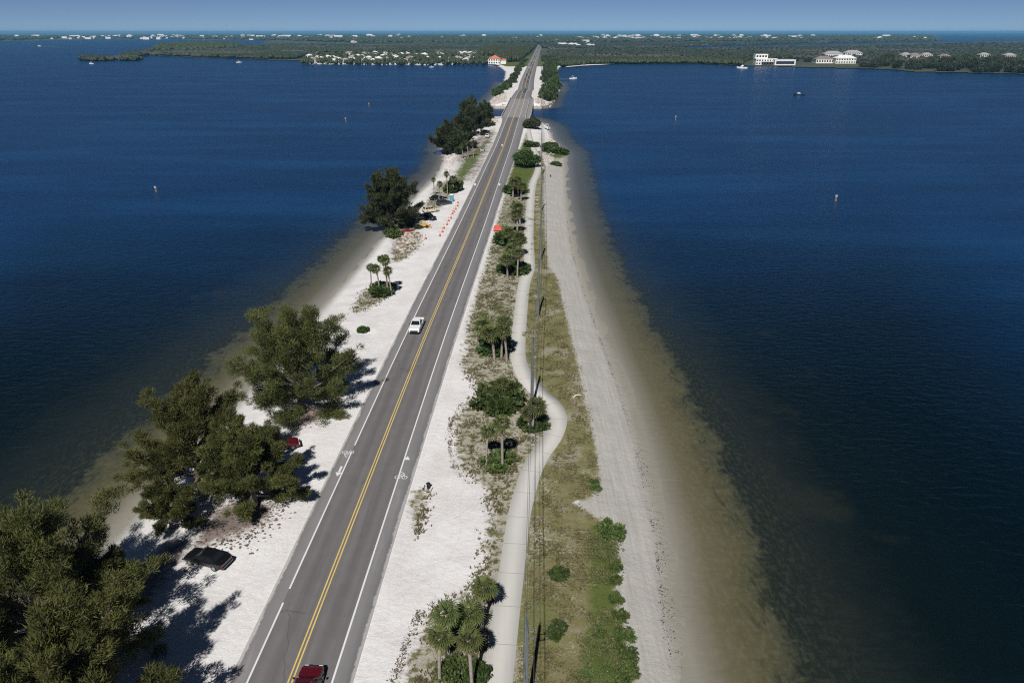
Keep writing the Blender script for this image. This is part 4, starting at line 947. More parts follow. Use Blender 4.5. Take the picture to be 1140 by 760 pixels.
# ------------------------------------------------------------------ vehicles
def sec(y, w, zb, zt, tumble=.9, zm=None):
    zm = zb + (zt - zb) * .55 if zm is None else zm
    return [(-w * .9, y, zb), (w * .9, y, zb), (w, y, zb + .1), (w, y, zm), (w * .97, y, zt - .09), (w * tumble, y, zt), (-w * tumble, y, zt), (-w * .97, y, zt - .09), (-w, y, zm), (-w, y, zb + .1)]
def make_car(kind, paint, name='parked_car'):
    """+Y is forward, origin on the ground"""
    S = dict(suv=(4.85, .97, 1.74), sedan=(4.75, .92, 1.44), pickup=(5.6, .98, 1.86), van=(5.4, .98, 2.05))[kind]
    def f():
        L, w, H = S; h = L / 2; e = empty(name, (0, 0, 0)); P = M['paint_' + paint]
        belt = {'suv': 1.05, 'sedan': .92, 'pickup': 1.15, 'van': 1.1}[kind]; hood = {'suv': 1.02, 'sedan': .88, 'pickup': 1.12, 'van': 1.05}[kind]
        mb = MB(); st = [(-h, w * .84, .42, belt * .9), (-h + .12, w * .95, .3, belt), (-h + .9, w, .27, belt), (h - 1.75, w, .27, belt), (h - 1.2, w, .27, hood), (h - .45, w * .96, .28, hood - .06), (h - .12, w * .88, .3, hood - .2), (h, w * .74, .38, hood - .36)]
        if kind == 'pickup':
            st = st[:0] + [(-h + 2.0, w, .3, belt), (h - 1.75, w, .3, belt), (h - 1.2, w, .3, hood), (h - .3, w * .97, .32, hood - .04), (h - .06, w * .92, .36, hood - .15), (h, w * .86, .42, hood - .3)]
        mb.loft([sec(*s) for s in st]); mb.build('body', P, e, smooth=False, bevel=.04)
        if kind == 'pickup':
            bd = MB(); y0, y1 = -h, -h + 2.0
            bd.box((0, (y0 + y1) / 2, .62), (w * 1.9, 2.0, .2)); 
            for s in (-1, 1): bd.box((s * w * .96, (y0 + y1) / 2, .82), (.12, 2.0, .66))
            bd.box((0, y0 + .05, .82), (w * 1.84, .1, .62)); bd.build('cargo_bed', P, e, bevel=.03)
            ln = MB(); ln.box((0, (y0 + y1) / 2, .735), (w * 1.75, 1.86, .02)); ln.build('bed_liner', M['black'], e)
        # cabin: bottom outline at the belt, roof outline above
        C = dict(suv=((-h + .08, h - 1.3), (-h + .5, h - 2.15)), sedan=((-h + .55, h - 1.25), (-h + 1.3, h - 2.15)), pickup=((-h + 2.03, h - 1.45), (-h + 2.2, h - 2.2)), van=((-h + .05, h - .95), (-h + .2, h - 1.75)))[kind]
        (b0, b1), (r0, r1) = C; wr = w * (.76 if kind != 'van' else .84); wb = w * .93; z0 = belt - .05; z1 = H - .05
        cb = MB(); o1 = [(-wb, b0, z0), (wb, b0, z0), (wb, b1, z0), (-wb, b1, z0)]; o2 = [(-wr, r0, z1), (wr, r0, z1), (wr * .98, r1, z1), (-wr * .98, r1, z1)]
        o3 = [(-wr * .9, r0 + .12, H), (wr * .9, r0 + .12, H), (wr * .86, r1 - .18, H), (-wr * .86, r1 - .18, H)]
        cb.loft([o1, o2, o3]); cb.build('roof', P, e, bevel=.03)
        def face(a, b, c, d, u0, u1, v0, v1, off):
            a, b, c, d = map(Vector, (a, b, c, d)); n = (b - a).cross(d - a).normalized() * off
            q = lambda u, v: (a.lerp(b, u)).lerp(d.lerp(c, u), v) + n
            return [q(u0, v0), q(u1, v0), q(u1, v1), q(u0, v1)]
        def glass(nm, quads):
            g = MB()
            for q in quads: g.add(q, [(0, 1, 2, 3)])
            return g.build(nm, M['glass'], e)
        glass('windscreen', [face(o1[2], o1[3], o2[3], o2[2], .05, .95, .14, .95, .012)])
        glass('rear_window', [face(o1[0], o1[1], o2[1], o2[0], .08, .92, .3, .92, .012)])
        nd = 2 if kind in ('pickup', 'sedan') else 3
        for s in (0, 1):
            A = (o1[1], o1[2], o2[2], o2[1]) if s else (o1[3], o1[0], o2[0], o2[3])
            glass('side_window', [face(*A, .05 + .9 * k / nd + .015, .05 + .9 * (k + 1) / nd - .015, .2, .9, .012) for k in range(nd)])
        for y in (-h + .95, h - .92):
            for s in (-1, 1):
                t = MB(); t.tube([(s * (w - .24), y, .35), (s * (w + .01), y, .35)], .35, 18); wo = t.build('wheel', M['tyre'], e, smooth=False, bevel=.03)
                r = MB(); r.tube([(s * (w - .02), y, .35), (s * (w + .022), y, .35)], .2, 10); r.build('rim', M['rim'], wo)
        for s in (-1, 1):
            m = MB(); m.box((s * (w + .11), b1 - .42, belt + .1), (.2, .12, .16)); m.build('mirror', M['black'], e, bevel=.03)
            m = MB(); m.box((s * w * .62, h - .07, hood - .32), (w * .34, .16, .14)); m.build('headlight', M['lamp_white'], e, bevel=.02)
            m = MB(); m.box((s * w * .74, -h + (.03 if kind != 'pickup' else -.005), belt * .85), (w * .22, .1, .24 if kind != 'sedan' else .13)); m.build('tail_light', M['lamp_red'], e)
        m = MB(); m.box((0, h + .0, hood - .52), (w * 1.35, .1, .34)); m.build('grille', M['black'], e, bevel=.02)
        m = MB(); m.box((0, h + .01, .42), (w * 1.7, .18, .16)); m.box((0, -h + .0, .46), (w * 1.75, .16, .18)); m.build('bumper', M['black'] if kind != 'sedan' else P, e, bevel=.03)
        if kind == 'suv':
            for s in (-1, 1):
                m = MB(); m.tube([(s * wr * .86, r0 + .3, H + .05), (s * wr * .86, r1 - .35, H + .05)], .025, 5); m.build('roof_rail', M['silver_rail'], e)
        if kind == 'suv' and paint == 'maroon':
            m = MB(); m.box((0, r1 - .75, H + .004), (1.0, .75, .01)); m.build('sunroof', M['glass'], e)
        return e
    return f
M['silver_rail'] = simple('rail metal', (.4, .4, .42), .35, metal=.8, var=.05)
def park(builder, front, rear, label, cat='car', group=None, z=None):
    a = on(*front) if z is None else (*G(*front, z), z); b = on(*rear) if z is None else (*G(*rear, z), z)
    e = builder(); e.location = ((a[0] + b[0]) / 2, (a[1] + b[1]) / 2, (a[2] + b[2]) / 2 + .01); e.rotation_euler = (0, 0, math.atan2(-(a[0] - b[0]), a[1] - b[1])); return tag(e, label, cat, group)
def drive(builder, px, py, forward, label, cat='car', off=0, group=None):
    x, y = G(px, py, 1.12); z = road_z(y); x, y = G(px, py, z)
    a = math.atan2(-(float(road_x(y + 5)) - float(road_x(y - 5))), 10) + (0 if forward else math.pi)
    e = builder(); e.location = (x, y, z + .03); e.rotation_euler = (0, 0, a); return tag(e, label, cat, group)
drive(make_car('suv', 'maroon', 'moving_car'), 341, 775, True, 'dark maroon sport utility car driving away in the right lane at the bottom')
drive(make_car('pickup', 'white', 'pickup_truck'), 464, 366, False, 'white pickup truck with black cargo bed driving toward the viewer', 'pickup truck')
park(make_car('sedan', 'black_paint'), (212, 621), (252, 631), 'glossy black saloon parked on white sand in the tree shade')
park(make_car('sedan', 'maroon'), (326, 497), (299, 501), 'dark red car half hidden under the low casuarina')  # maroon darkens the red paint in place of the deep tree shade
park(make_car('suv', 'dark_grey'), (464, 247), (447, 250), 'dark grey car parked under the tall dark casuarina')
park(make_car('suv', 'navy'), (476, 243), (459, 245), 'navy car parked beside the dark grey car')
park(make_car('pickup', 'black_paint', 'pickup_truck'), (485, 246), (468, 242), 'black pickup truck parked next to the navy car', 'pickup truck')
park(make_car('suv', 'beige'), (488, 235), (471, 237), 'beige car parked on the sand between the dark cars')
park(make_car('suv', 'dark_grey'), (501, 227), (488, 229), 'dark car parked in front of the blue toilet cabin')
park(make_car('sedan', 'black_paint'), (492, 221), (481, 223), 'black car parked under the palms left of the blue toilet cabin')
park(make_car('suv', 'white'), (541, 155.5), (544, 150.5), 'white car parked on the grass near the bridge')
park(make_car('sedan', 'silver'), (536, 170), (538, 166), 'small pale car parked by the low fence')
park(make_car('van', 'white', 'parked_van'), (546, 149), (534, 149.5), 'white van parked near the far grove and the bridge', 'van')
FC = [Kind(make_car('suv', 'dark_grey', 'moving_car')), Kind(make_car('sedan', 'black_paint', 'moving_car')), Kind(make_car('suv', 'silver', 'moving_car')), Kind(make_car('suv', 'white', 'moving_car'))]
for i, (px, py, fw, k) in enumerate(((584.2, 103.5, 1, 0), (585.3, 101, 1, 1), (583.6, 89.5, 0, 1), (587.2, 91.5, 1, 0), (588.6, 87, 1, 1), (589, 84.2, 0, 0), (590.2, 81.4, 1, 0), (592.4, 76.5, 0, 3), (592, 73.3, 1, 1), (593.4, 71, 0, 0), (595.2, 68.3, 1, 2), (597, 64, 0, 0), (599, 58, 1, 1))):
    x, y = G(px, py, 1.15); off = 1.75 if fw else -1.75; z = road_z(y); a = math.atan2(-(float(road_x(y + 5)) - float(road_x(y - 5))), 10)
    FC[k].put((float(road_x(y)) + off, y, z + .03), a + (0 if fw else math.pi), 1.0, ('dark' if k < 2 else 'silver' if k == 2 else 'white') + ' car in the line of traffic beyond the bridge', 'car', 'cars on the far road')
def motorbike():
    e = empty('motorcycle', (0, 0, 0))
    for y in (-.7, .7):
        t = MB(); t.tube([(-.07, y, .32), (.07, y, .32)], .32, 16); t.build('wheel', M['tyre'], e)
    m = MB(); m.box((0, 0, .55), (.3, 1.1, .4), top=.7); m.tube([(0, .55, .75), (0, .72, .32)], .05); m.build('frame', M['black'], e, bevel=.04)
    m = MB(); m.tube([(-.38, .45, 1.0), (.38, .45, 1.0)], .025); m.build('handlebar', M['black'], e)
    m = MB(); m.box((0, -.3, .8), (.3, .7, .12)); m.build('seat', M['black'], e, bevel=.04); return e
drive(motorbike, 575.2, 133.5, True, 'dark motorcycle crossing the near end of the bridge', 'motorcycle')

# ------------------------------------------------------------------ work site and shore clutter
def make_cone():
    e = empty('traffic_cone', (0, 0, 0)); m = MB(); m.box((0, 0, .03), (.5, .5, .06)); m.build('base', M['black'], e)
    m = MB(); m.tube([(0, 0, .06), (0, 0, 1.05)], [.21, .06], 12); m.build('cone_body', M['orange'], e)
    m = MB(); m.tube([(0, 0, .55), (0, 0, .75)], [.15, .112], 12, cap=False); m.build('reflective_band', M['white_paint'], e); return e
CK = Kind(make_cone)
cpx = [(489.8, 262.6), (492.6, 258.6), (494.2, 254.4), (497.7, 250.4), (499.5, 246.4), (502.1, 243.2), (503.7, 238.5), (505.2, 236.3), (507.3, 233.4), (509.5, 229.6), (509.8, 226.4)]
ords = ['nearest', 'second nearest', 'third nearest', 'fourth nearest', 'fifth nearest', 'sixth nearest', 'fifth farthest', 'fourth farthest', 'third farthest', 'second farthest', 'farthest']
for (px, py), w in zip(cpx, ords): CK.put(on(px, py), 0, 1.15, w + ' orange cone of the line along the left road edge', 'cone', 'orange cones along the left road edge')
CK.put(on(473.9, 266), 0, 1.15, 'lone orange cone by the brown weeds, apart from the line', 'cone', 'orange cones along the left road edge')
def toilet():
    e = empty('portable_toilet', on(503, 224.5)); m = MB(); m.box((0, 0, 1.1), (1.15, 1.15, 2.2)); m.build('cabin', M['blue_plastic'], e, bevel=.04)
    m = MB(); m.box((0, 0, 2.28), (1.2, 1.2, .16), top=.7); m.build('roof', M['gel'], e, bevel=.03); m = MB(); m.box((.05, -.59, 1.05), (.72, .03, 1.85)); d = m.build('door', simple('door blue', (.09, .28, .37), .5), e)
    m = MB(); m.box((.33, -.615, 1.05), (.05, .03, .14)); m.build('handle', M['black'], d); return tag(e, 'blue portable toilet cabin at the end of the cones', 'portable toilet')
toilet()
def tractor():
    e = empty('compact_loader', on(472, 253.5)); e.rotation_euler = (0, 0, -1.3)
    m = MB(); m.box((0, -.1, .8), (1.1, 1.9, .7)); m.box((0, .7, 1.0), (.9, .8, .5), top=.8); m.build('chassis', M['yellow_metal'], e, bevel=.06)
    m = MB(); m.box((0, -.35, 1.95), (1.15, 1.2, .08))
    for sx in (-.5, .5):
        for sy in (-.85, .15): m.tube([(sx, sy, 1.1), (sx, sy, 1.95)], .04)
    m.build('canopy', M['yellow_metal'], e); m = MB(); m.box((0, 1.75, .4), (1.5, .5, .6), top=.85); m.tube([(-.55, .2, 1.1), (-.55, 1.5, .55)], .08); m.tube([(.55, .2, 1.1), (.55, 1.5, .55)], .08); m.build('bucket', M['yellow_metal'], e)
    for s in (-1, 1):
        for y in (-.75, .75):
            t = MB(); t.tube([(s * .5, y, .42), (s * .8, y, .42)], .42, 14); t.build('wheel', M['tyre'], e)
    return tag(e, 'small yellow loader with black wheels beside the parked cars', 'loader')
tractor()
def kayak(front, rear, label):
    a, b = on(*front), on(*rear); e = empty('kayak', ((a[0] + b[0]) / 2, (a[1] + b[1]) / 2, a[2]), math.atan2(-(a[0] - b[0]), a[1] - b[1])); m = MB()
    secs = [[(w * math.cos(t), y, .2 + rise + .22 * math.sin(t)) for t in [2 * math.pi * k / 10 for k in range(10)]] for y, w, rise in ((-2.1, .03, .12), (-1.5, .26, .03), (-.5, .4, 0), (.5, .4, 0), (1.5, .26, .03), (2.1, .03, .12))]
    m.loft(secs); m.build('hull', M['paint_red'], e, smooth=True); m = MB(); m.box((0, -.1, .42), (.45, 1.0, .03)); m.build('cockpit', M['black'], e, bevel=.01); return tag(e, label, 'kayak', 'red kayaks by the parked cars')
kayak((463, 256), (449, 260), 'red kayak lying in front of the yellow loader'); kayak((455, 256), (444, 261), 'red kayak lying on brown litter nearer the water')
def tent(px, py, mat, label, w=2.6, h=1.9):
    e = empty('shelter_tent', on(px, py), 0, .8); m = MB(); z = h * .55
    m.add([(-w / 2, -w / 2, z), (w / 2, -w / 2, z), (w / 2, w / 2, z), (-w / 2, w / 2, z), (-.5, 0, h), (.5, 0, h)], [(0, 1, 5, 4), (1, 2, 5), (2, 3, 4, 5), (3, 0, 4)])
    m.add([(-w / 2, -w / 2 - .02, z), (w / 2, -w / 2 - .02, z), (w / 2 * 1.1, -w / 2 - .45, z * .35), (-w / 2 * 1.1, -w / 2 - .45, z * .35)], [(0, 3, 2, 1)])
    m.build('canopy', M[mat], e)
    for sx in (-1, 1):
        for sy in (-1, 1):
            p = MB(); p.tube([(sx * w * .49, sy * w * .49, -.1), (sx * w * .49, sy * w * .49, z)], .035); p.build('leg', M['silver_rail'], e)
    return tag(e, label, 'tent')
tent(554, 256.5, 'orange_cloth', 'small red orange tent on the verge beside the right road edge')
tent(489, 172, 'blue_cloth', 'dark blue tent in the shade of the far grove', 3.2, 2.2); 
def fence():
    a = Vector(on(515, 172.5)); b = Vector(on(530, 169)); e = empty('wooden_fence', a); d = b - a; n = 6
    for k in range(n):
        p = d * k / (n - 1); m = MB(); m.tube([(p.x, p.y, -.3), (p.x, p.y, 1.1)], .12, 7); m.build('post', M['wood'], e)
    for z in (.5, .95):
        m = MB(); m.tube([(0, 0, z), (d.x, d.y, z)], .07, 6); m.build('rail', M['wood'], e)
    return tag(e, 'low wooden post and rail fence by the far grove', 'fence')
fence()
def signpost(px, py, facing, label):
    e = empty('road_sign', on(px, py), facing, .75); m = MB(); m.tube([(0, 0, -.3), (0, 0, 2.6)], .04, 6); m.build('post', M['silver_rail'], e)
    m = MB(); m.box((0, -.05, 2.3), (.75, .03, .9)); m.build('sign_panel', M['white_paint'], e, bevel=.01); return tag(e, label, 'sign', 'road signs')
signpost(529, 211, 0, 'small white sign on a post at the left road edge'); signpost(556, 211, 0, 'small white sign on a post at the right road edge'); signpost(559, 166, 0, 'white sign at the right road edge before the bridge')
def bin_(px, py, label):
    e = empty('litter_bin', on(px, py), 0, .75); m = MB(); m.tube([(0, 0, 0), (0, 0, .95)], [.25, .28], 12); m.build('drum', M['black'], e); m = MB(); m.tube([(0, 0, .95), (0, 0, 1.05)], [.36, .2], 12); m.build('lid', M['black'], e); return tag(e, label, 'bin', 'bins')
bin_(477, 543.5, 'black bin at the far end of the small weed patch'); bin_(613, 197, 'dark bin at the head of the right beach')
def culvert():
    e = empty('drain_pipe', on(642, 441), .5, .6); m = MB()
    pts = [(-1.2, -.25, .15), (-.4, 0, .35), (.5, 0, .35), (1.2, -.3, .1)]; m.tube(pts, .13, 10); m.build('pipe', M['gel'], e, smooth=True); m = MB(); m.box((-1.2, -.25, .1), (.4, .7, .5)); m.build('headwall', M['concrete'], e); return tag(e, 'short white curved pipe at the grass edge by the beach', 'pipe')
culvert()
def log(a, b, r, label):
    A, B = Vector(on(*a)), Vector(on(*b)); e = empty('driftwood_log', A); d = B - A; m = MB()
    m.tube([(0, 0, r), d * .3 + Vector((.1, .15, r)), d * .7 + Vector((-.1, .1, r * 1.2)), d + Vector((0, 0, r))], [r, r * .9, r * .7, r * .4], 7); m.build('stem', M['grey_wood'], e, smooth=True)
    m = MB(); m.tube([d * .5 + Vector((0, 0, r)), d * .55 + Vector((.5, .6, .4))], [r * .5, .03], 5); m.build('branch', M['grey_wood'], e); return tag(e, label, 'log', 'driftwood logs')
log((206, 584), (232, 584), .12, 'pale fallen log on brown litter beyond the black car'); log((322, 458), (338, 466), .1, 'fallen log at the foot of the big rounded casuarina'); log((452, 232), (440, 236), .15, 'pale driftwood under the tall dark casuarina')

# scatter: dry litter and weeds lying on the sand, the wrack line, rocks
def scatter_mesh(name, pts, size, mat, label, seed, flat=.35, kind='stuff'):
    rng = np.random.default_rng(seed); n = len(pts); s = rng.uniform(.5, 1.4, n) * size; V = IV[None] * (1 + rng.uniform(-.35, .35, (n, len(IV), 1)))
    a = rng.uniform(0, 6.28, n); sx = s * rng.uniform(.7, 1.6, n); sy = s * rng.uniform(.6, 1.1, n); x = V[:, :, 0] * sx[:, None]; y = V[:, :, 1] * sy[:, None]
    W = np.stack([x * np.cos(a)[:, None] - y * np.sin(a)[:, None] + pts[:, 0:1], x * np.sin(a)[:, None] + y * np.cos(a)[:, None] + pts[:, 1:2], V[:, :, 2] * (s * flat)[:, None] + pts[:, 2:3]], 2)
    F = IF[None] + (np.arange(n) * len(IV))[:, None, None]; o = np_mesh(name, W.reshape(-1, 3), F.reshape(-1, 3), M[mat]); tag(o, label, kind=kind); return o
rs = np.random.default_rng(9)
def drop(pts2):
    return np.column_stack([pts2, ground_h(pts2, land_sd(pts2))])
def jitter_line(px, n, sig, z=.3, clump=True):
    w = np.array(chaikin(GL(px, z), 2)); L = np.concatenate([[0], np.cumsum(np.linalg.norm(np.diff(w, axis=0), axis=1))]); s = rs.random(n * 4) * L[-1]
    if clump: s = s[vnoise(s * .35, s * 0, 4) * vnoise(s * 1.3, s * 0, 6) > rs.random(len(s)) * .8][:n]
    return np.column_stack([np.interp(s, L, w[:, 0]), np.interp(s, L, w[:, 1])]) + rs.normal(size=(len(s), 2)) * sig
wr = [(752, 742), (742, 690), (738, 650), (733, 600), (728, 575), (722, 545), (716, 520), (706, 485), (700, 460), (690, 427), (680, 400), (672, 380), (660, 345), (650, 315), (640, 282), (634, 245)]
scatter_mesh('seaweed_wrack', drop(np.concatenate([jitter_line([(x - 3, y) for x, y in wr], 1500, .16), jitter_line([(x + 3, y) for x, y in wr[:9]], 260, .3)])), .055, 'wrack', 'thin line of dark seaweed along the right waterline', 1)
scatter_mesh('seaweed_wrack', drop(np.concatenate([jitter_line([(384, 350), (400, 330), (420, 312), (440, 280)], 160, 1.2), jitter_line([(437, 760), (447, 730), (457, 705), (466, 680)], 420, .22, 1), jitter_line([(520, 537), (505, 522), (500, 497), (502, 465), (515, 447)], 600, .16, 1)])), .06, 'bark', 'dark dry weed along sand edges', 2)
def band(px, n, z=1.0):
    pp = np.array(GL(px, z)); lo, hi = pp.min(0), pp.max(0); q = rs.uniform(lo, hi, (n * 4, 2)); return q[sd_poly(q, pp) > 0][:n]
scatter_mesh('dry_twigs', drop(np.concatenate([band([(200, 640), (240, 560), (300, 548), (330, 540), (310, 580), (270, 610), (230, 620)], 420), band([(290, 480), (310, 455), (372, 452), (350, 476)], 120), band([(262, 600), (320, 560), (330, 570), (280, 620)], 60)])), .14, 'bark', 'bark and twigs littering the sand below the casuarinas', 3, .3)
scatter_mesh('shore_rocks', drop(np.concatenate([band([(440, 275), (452, 258), (472, 262), (470, 270), (450, 284)], 110), band([(600, 172), (612, 148), (620, 158), (612, 186), (604, 190)], 150), band([(488, 195), (500, 170), (510, 176), (500, 200)], 60), band([(440, 250), (462, 228), (470, 236), (455, 248)], 60)])), .5, 'rock', 'pale rocks and rubble along the shore', 4, .6)
scatter_mesh('shore_rocks', drop(np.concatenate([band([(541, 119), (545, 112), (556, 104), (564, 104), (563, 119)], 300), band([(596, 119), (597, 112), (604, 112), (611, 116), (609, 119)], 120), band([(608, 118), (618, 104), (622, 98), (623, 102), (613, 118)], 120), band([(536, 142), (548, 135), (556, 136), (552, 141)], 80)])), .9, 'rock', 'pale riprap rocks around the bridge ends', 5, .6)
def tufts(mask, n, h, mat, name, label, seed, ymax=230, blades=7):
    rng = np.random.default_rng(seed); ok = (P_GROUND[:, 1] < ymax) & (P_GROUND[:, 1] > 30); w = np.where(ok, np.clip(mask - .35, 0, 1), 0) * np.clip(60 / np.maximum(P_GROUND[:, 1], 1), .15, 1)
    w = w * np.clip(vnoise(P_GROUND[:, 0] * .8, P_GROUND[:, 1] * .8, 8) * 2 - .6, 0, 1); w = w / w.sum(); idx = rng.choice(len(w), n, p=w)
    c = np.column_stack([P_GROUND[idx] + rng.uniform(-.3, .3, (n, 2)), GZ[idx]]); C = np.repeat(c, blades, 0); m = len(C)
    a = rng.uniform(0, 6.28, m); lean = rng.uniform(.2, .9, m); hh = h * rng.uniform(.5, 1.4, m); dx = np.column_stack([np.cos(a), np.sin(a), np.zeros(m)]); sd = np.column_stack([-np.sin(a), np.cos(a), np.zeros(m)]) * .05
    C = C + dx * rng.uniform(0, .1, (m, 1)); V = np.stack([C - sd, C + sd, C + dx * (hh * lean)[:, None] + np.column_stack([np.zeros(m), np.zeros(m), hh])], 1).reshape(-1, 3)
    o = np_mesh(name, V, np.arange(m * 3).reshape(-1, 3), M[mat]); tag(o, label, kind='stuff')
offp = np.min(np.abs(P_GROUND[:, 0] - road_x(P_GROUND[:, 1]))) if False else (np.abs(P_GROUND[:, 0] - road_x(P_GROUND[:, 1])) > 7)
pathd = np.full(len(P_GROUND), 99.0); near = P_GROUND[:, 1] < 300
for i in range(0, len(PATH) - 1, 2): pathd[near] = np.minimum(pathd[near], np.hypot(P_GROUND[near, 0] - PATH[i, 0], P_GROUND[near, 1] - PATH[i, 1]))
clear = offp & (pathd > 1.9)
tufts(np.where(clear, SCRUB, 0), 10000, .22, 'tuft', 'dry_weeds', 'straw coloured weeds between road and path', 21)
tufts(np.where(clear, GRASS, 0), 13000, .12, 'tuft', 'rough_grass', 'olive rough grass right of the path', 22)
tufts(np.where(clear, LUSH, 0), 4500, .1, 'bush_bright', 'green_grass', 'bright green grass along the beach hedge', 23)

# ------------------------------------------------------------------ power line
pole_px = [(585, 812), (592.3, 455), (599, 352), (601.8, 290), (602.6, 235), (602.8, 195), (603, 167), (603.2, 118.5), (603.2, 101), (603, 88), (602.6, 78), (602, 70), (601.5, 64), (601, 59)]
tops = []
def make_pole():
    e = empty('utility_pole', (0, 0, 0)); m = MB(); m.tube([(0, 0, -.5), (0, 0, 11.0)], [.24, .14], 10); m.build('shaft', M['pole'], e, smooth=False)
    for z in (9.2, 9.9):
        m = MB(); m.tube([(0, 0, z), (.55, 0, z + .08)], .05, 6); m.tube([(.55, 0, z + .02), (.55, 0, z + .3)], .07, 6); m.build('insulator_arm', M['pole'], e)
    m = MB(); m.tube([(0, 0, 11.0), (0, 0, 11.35)], [.05, .07], 6); m.build('insulator', M['pole'], e); return e
PK = Kind(make_pole)
plab = ['nearest utility pole, its top rising at the lower edge beside the path', 'utility pole standing where the path bends, behind the bushy palm', 'utility pole in the grass level with the white pickup', 'utility pole in the grass beside the dense palm row', 'utility pole in the grass beyond the red tent', 'utility pole where the green verge starts', 'last utility pole before the channel']
for i, (px, py) in enumerate(pole_px):
    l = on(px, py); PK.put(l, 0, 1.0, plab[i] if i < len(plab) else 'grey utility pole beyond the channel', 'utility pole', 'utility poles along the right side'); tops.append(Vector(l))
def cable(off, z, label):
    m = MB(); e0 = tops[0].copy(); pts = []; base = [Vector((2 * tops[0].x - tops[1].x, 2 * tops[0].y - tops[1].y - 0, tops[0].z))] + tops
    for a, b in zip(base[:-1], base[1:]):
        sag = .012 * (b - a).length
        for k in range(8):
            f = k / 8; p = a.lerp(b, f); pts.append((p.x + off - e0.x, p.y - e0.y, p.z + z - 4 * sag * f * (1 - f)))
    m.tube(pts, .017, 4); o = m.build('power_cable', M['wire']); o.location = (e0.x, e0.y, 0); tag(o, label, 'cable', 'power cables')
for off, z, lb in ((0, 11.35, 'topmost overhead cable of the power line'), (.55, 10.25, 'middle overhead cable on the pole arms'), (.55, 9.55, 'lowest overhead cable on the pole arms'), (-.2, 7.6, 'thick communication cable hung low on the poles')): cable(off, z, lb)

# ------------------------------------------------------------------ boats and markers
def hull_mesh(L, w, h):
    m = MB(); secs = []
    for f, k, rise in ((0, .8, 0), (.25, .95, 0), (.55, 1, .02), (.8, .72, .12), (.93, .35, .26), (1, .04, .36)):
        y = (f - .5) * L; W = w * k; r = rise * h * 1.5; secs.append([(-W, y, h + r), (-W * .86, y, .1 + r * .7), (0, y, -.35 + r * 1.1), (W * .86, y, .1 + r * .7), (W, y, h + r), (W * .8, y, h - .08 + r), (-W * .8, y, h - .08 + r)])
    m.loft(secs); return m
def boat(kind, loc, rz, L, label, group=None, name='motor_boat'):
    e = empty(name, loc, rz); w = L * .17; h = L * .13; hull_mesh(L, w, h).build('hull', M['gel'] if kind != 'dark' else M['paint_navy'], e, smooth=False)
    m = MB(); m.box((0, L * .05, h + L * .05), (w * 1.2, L * .3, L * .1), top=.75); c = m.build('cabin', M['gel'], e, bevel=.05)
    m = MB(); m.box((0, L * .05, h + L * .058), (w * 1.13, L * .285, L * .04), top=.9); m.build('window_band', M['pane'], c)
    m = MB(); m.box((0, -L * .5 - .15, h * .7), (.5, .4, 1.0), top=.8); m.build('outboard_motor', M['black'], e, bevel=.05)
    if kind == 'top':
        m = MB(); m.box((0, -L * .05, h + L * .24), (w * 1.4, L * .3, .1))
        for sx in (-1, 1):
            for y in (-L * .17, L * .07): m.tube([(sx * w * .6, y, h), (sx * w * .6, y, h + L * .24)], .05, 5)
        m.build('hard_top', M['gel'], e)
    if kind == 'yacht':
        m = MB(); m.box((0, -L * .02, h + L * .15), (w * 1.0, L * .22, L * .08), top=.8); m.build('flybridge', M['gel'], e, bevel=.05); m = MB(); m.tube([(0, 0, h + L * .1), (0, -.3, h + L * .5)], .07, 5); m.build('mast', M['gel'], e)
    return tag(e, label, 'boat', group)
def wake(loc, rz, L, w):
    m = MB(); n = 14; rnd = random.Random(int(abs(loc[0]))); vs = []; fs = []
    for i in range(n + 1):
        f = i / n; ww = w * (.35 + .65 * f) * (1 - .75 * f ** 2); vs += [(-ww + rnd.uniform(-.5, .5), -f * L, .06), (ww + rnd.uniform(-.5, .5), -f * L, .06)]
    for i in range(n): fs.append((2 * i, 2 * i + 1, 2 * i + 3, 2 * i + 2))
    m.add(vs, fs); o = m.build('wake', M['foam']); o.location = loc; o.rotation_euler = (0, 0, rz); tag(o, kind='structure')
def w3(px, py): return (*G(px, py, 0), 0)
boat('dark', w3(889.5, 106), R(80), 9.5, 'motor boat with dark hull anchored alone in the right bay')
boat('yacht', w3(826, 76.5), R(75), 15, 'white yacht with mast off the far right shore')
boat('top', w3(638, 88.2), R(-82), 9, 'white motor boat trailing a wake right of the far belt of trees'); wake(w3(637, 88.2), R(-82), 30, 1.5)
boat('top', w3(480.5, 75.4), R(-70), 7, 'small white boat alone off the marina shore')
boat('top', w3(102, 71.5), R(80), 9, 'small white boat below the dark islet'); boat('top', w3(266, 70), R(-80), 9, 'small white boat off the left mangrove shore')
boat('top', w3(44, 51.8), R(80), 14, 'white boat running with a wake far out on the left'); wake(w3(43, 51.8), R(80), 90, 5)
boat('top', (*G(538.5, 142, 1.2), 1.9), R(65), 7.5, 'white boat on the bank beside the channel, near the far grove')
boat('top', (*G(547, 139.5, 1.2), 1.6), R(60), 6.5, 'smaller white boat on the bank next to the bridge'); boat('top', (*G(608.5, 143.5, .6), .9), R(20), 6, 'small white boat drawn up right of the bridge end')
M['white_sand'] = simple('white spit sand', (.62, .6, .57), .95, var=.1, scale=.05, world=True)
tag(flat_poly('sand_spit', GL([(629, 75), (634, 73), (650, 71.9), (669, 71.6), (680, 71.5), (668, 72.4), (650, 73.2), (636, 74.4)], .9), .9, M['white_sand']), kind='structure')
